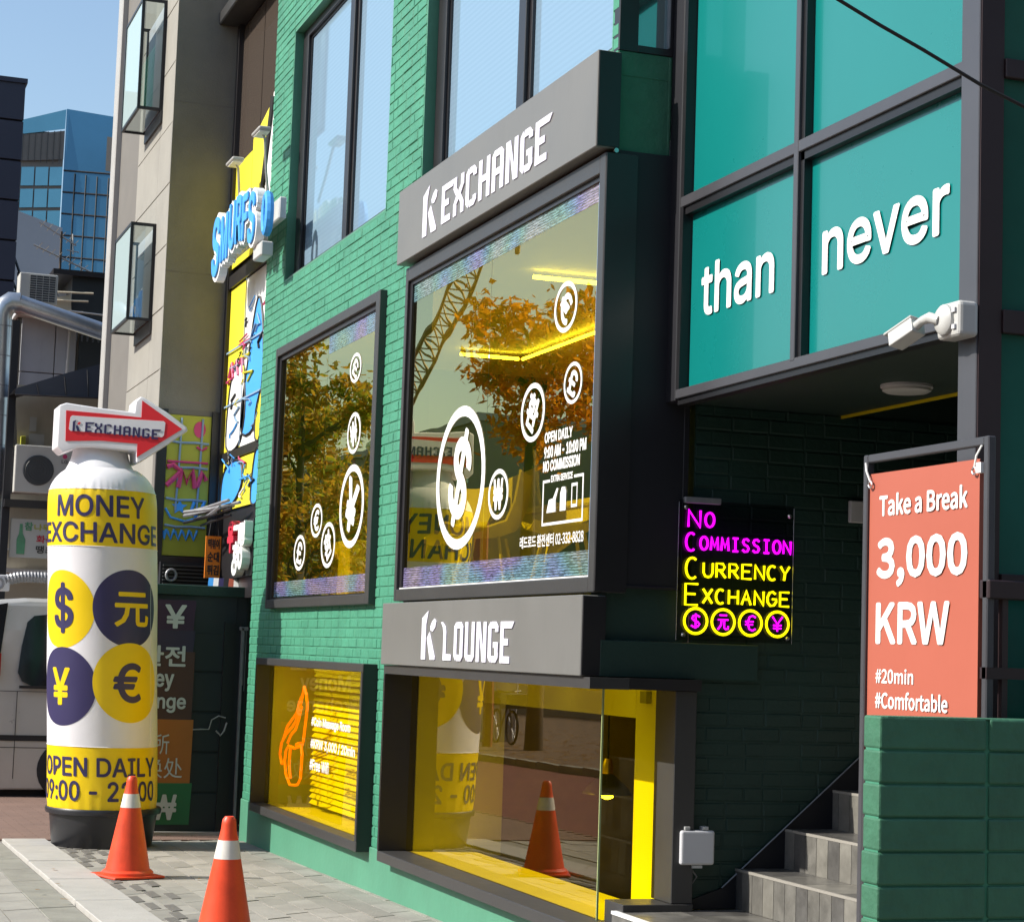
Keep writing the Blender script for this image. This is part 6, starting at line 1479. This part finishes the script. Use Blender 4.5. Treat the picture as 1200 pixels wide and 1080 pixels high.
part(HW, 'wall', M['stonedark'], MB().box((-110, -20.5, -1.2), (-12, -20, .35))); 
mb = MB(); rh = random.Random(31)
for _ in range(9000):
    c = Vector((rh.uniform(-110, -12), rh.uniform(-21, -20), .35+abs(rh.gauss(0, .5)))); s = .16; d = Vector((rh.uniform(-1, 1), rh.uniform(-1, 1), rh.uniform(-1, 1))).normalized(); w_ = d.cross(Vector((0, .3, 1))).normalized()
    mb.add([c-d*s, c+w_*s*.5, c+d*s, c-w_*s*.5], [(0,1,2,3)])
part(HW, 'shrubs', M['leafmix'], mb, kind='stuff')
def office(x0, x1, y, h, m, label, dz=3.1):
    t = thing('office_block', (x0, y, 0), label, 'building')
    wl = MB().box((x0, y-12, -1.5), (x1, y, h)).build('wall', m, t)
    z = 1.2
    while z < h-1.5:
        x = x0+1
        while x < x1-1.6:
            MB().box((x, y, z), (x+1.5, y+.04, z+1.5)).build('window', M['smallpane'], wl); x += 2.6
        z += dz
    part(t, 'parapet', M['greywall'], MB().box((x0-.1, y-12.1, h), (x1+.1, y+.15, h+.4)))
office(-150, -99, -26, 13.6, M['office'], 'broad grey office block across the street seen in the windows')
office(-97, -84, -34, 11.2, M['beige'], 'narrow beige block across the street seen in the windows')
office(-80, -45, -30, 6.4, M['office'], 'lower grey block across the street')
office(-40, -8, -28, 6.5, M['beige'], 'long low beige block across the street near the camera')
office(0, 40, -16, 12, M['greywall'], 'grey block on the street corner behind the camera')
office(-14, 2, -27, 9.5, M['office'], 'grey office block behind the camera')
office(16, 40, 26, 24, M['office'], 'unseen tall grey block added behind the camera to hold back sky light')  # unseen, added to cut the sky light on walls facing the camera
office(14, 40, 9, 18, M['stonedark'], 'unseen tall dark block added behind the camera to hold back sky light')  # second unseen block added to keep sky fill off those walls
# tower crane
CR = thing('tower_crane', (-118, -25, 0), 'lattice tower crane boom reflected in the big window', 'crane')
A_ = Vector((-116, -25, 11.5)); B_ = Vector((-92.5, -25, 23.2)); d = (B_-A_); n = 24; sd_ = .55
up_ = d.cross(Vector((0, 1, 0))).normalized()*1.15
ch = [A_, A_+up_*.5+Vector((0, sd_, 0)), A_+up_*.5*0+Vector((0, 2*sd_, 0))]
bm_ = MB()
for o_ in (Vector((0, 0, 0)), Vector((0, 1.1, 0)), up_+Vector((0, .55, 0))): bm_.tube([A_+o_, B_+o_], .12, 5)
part(CR, 'boom_chords', M['crane'], bm_)
bm_ = MB()
for i in range(n):
    p0 = A_+d*i/n; p1 = A_+d*(i+1)/n; q = up_+Vector((0, .55, 0))
    for o_ in (Vector((0, 0, 0)), Vector((0, 1.1, 0))): bm_.tube([p0+o_, A_+d*(i+.5)/n+q], .06, 4); bm_.tube([A_+d*(i+.5)/n+q, p1+o_], .06, 4)
    bm_.tube([p0, p0+Vector((0, 1.1, 0))], .04, 4)
part(CR, 'boom_lacing', M['crane'], bm_, kind='stuff')
part(CR, 'hoist_rope', M['rubber'], MB().tube([tuple(B_), (B_.x+1.6, -25, 21.5)], .03, 4)); part(CR, 'hook_block', M['crane'], MB().box((B_.x+1.45, -25.2, 20.9), (B_.x+1.75, -24.8, 21.5)), bevel=.08)
part(CR, 'cab', M['crane'], MB().box((-117.5, -26, 10), (-115, -24, 12))); part(CR, 'mast', M['crane'], MB().box((-117.2, -25.7, -1), (-116, -24.4, 10)))
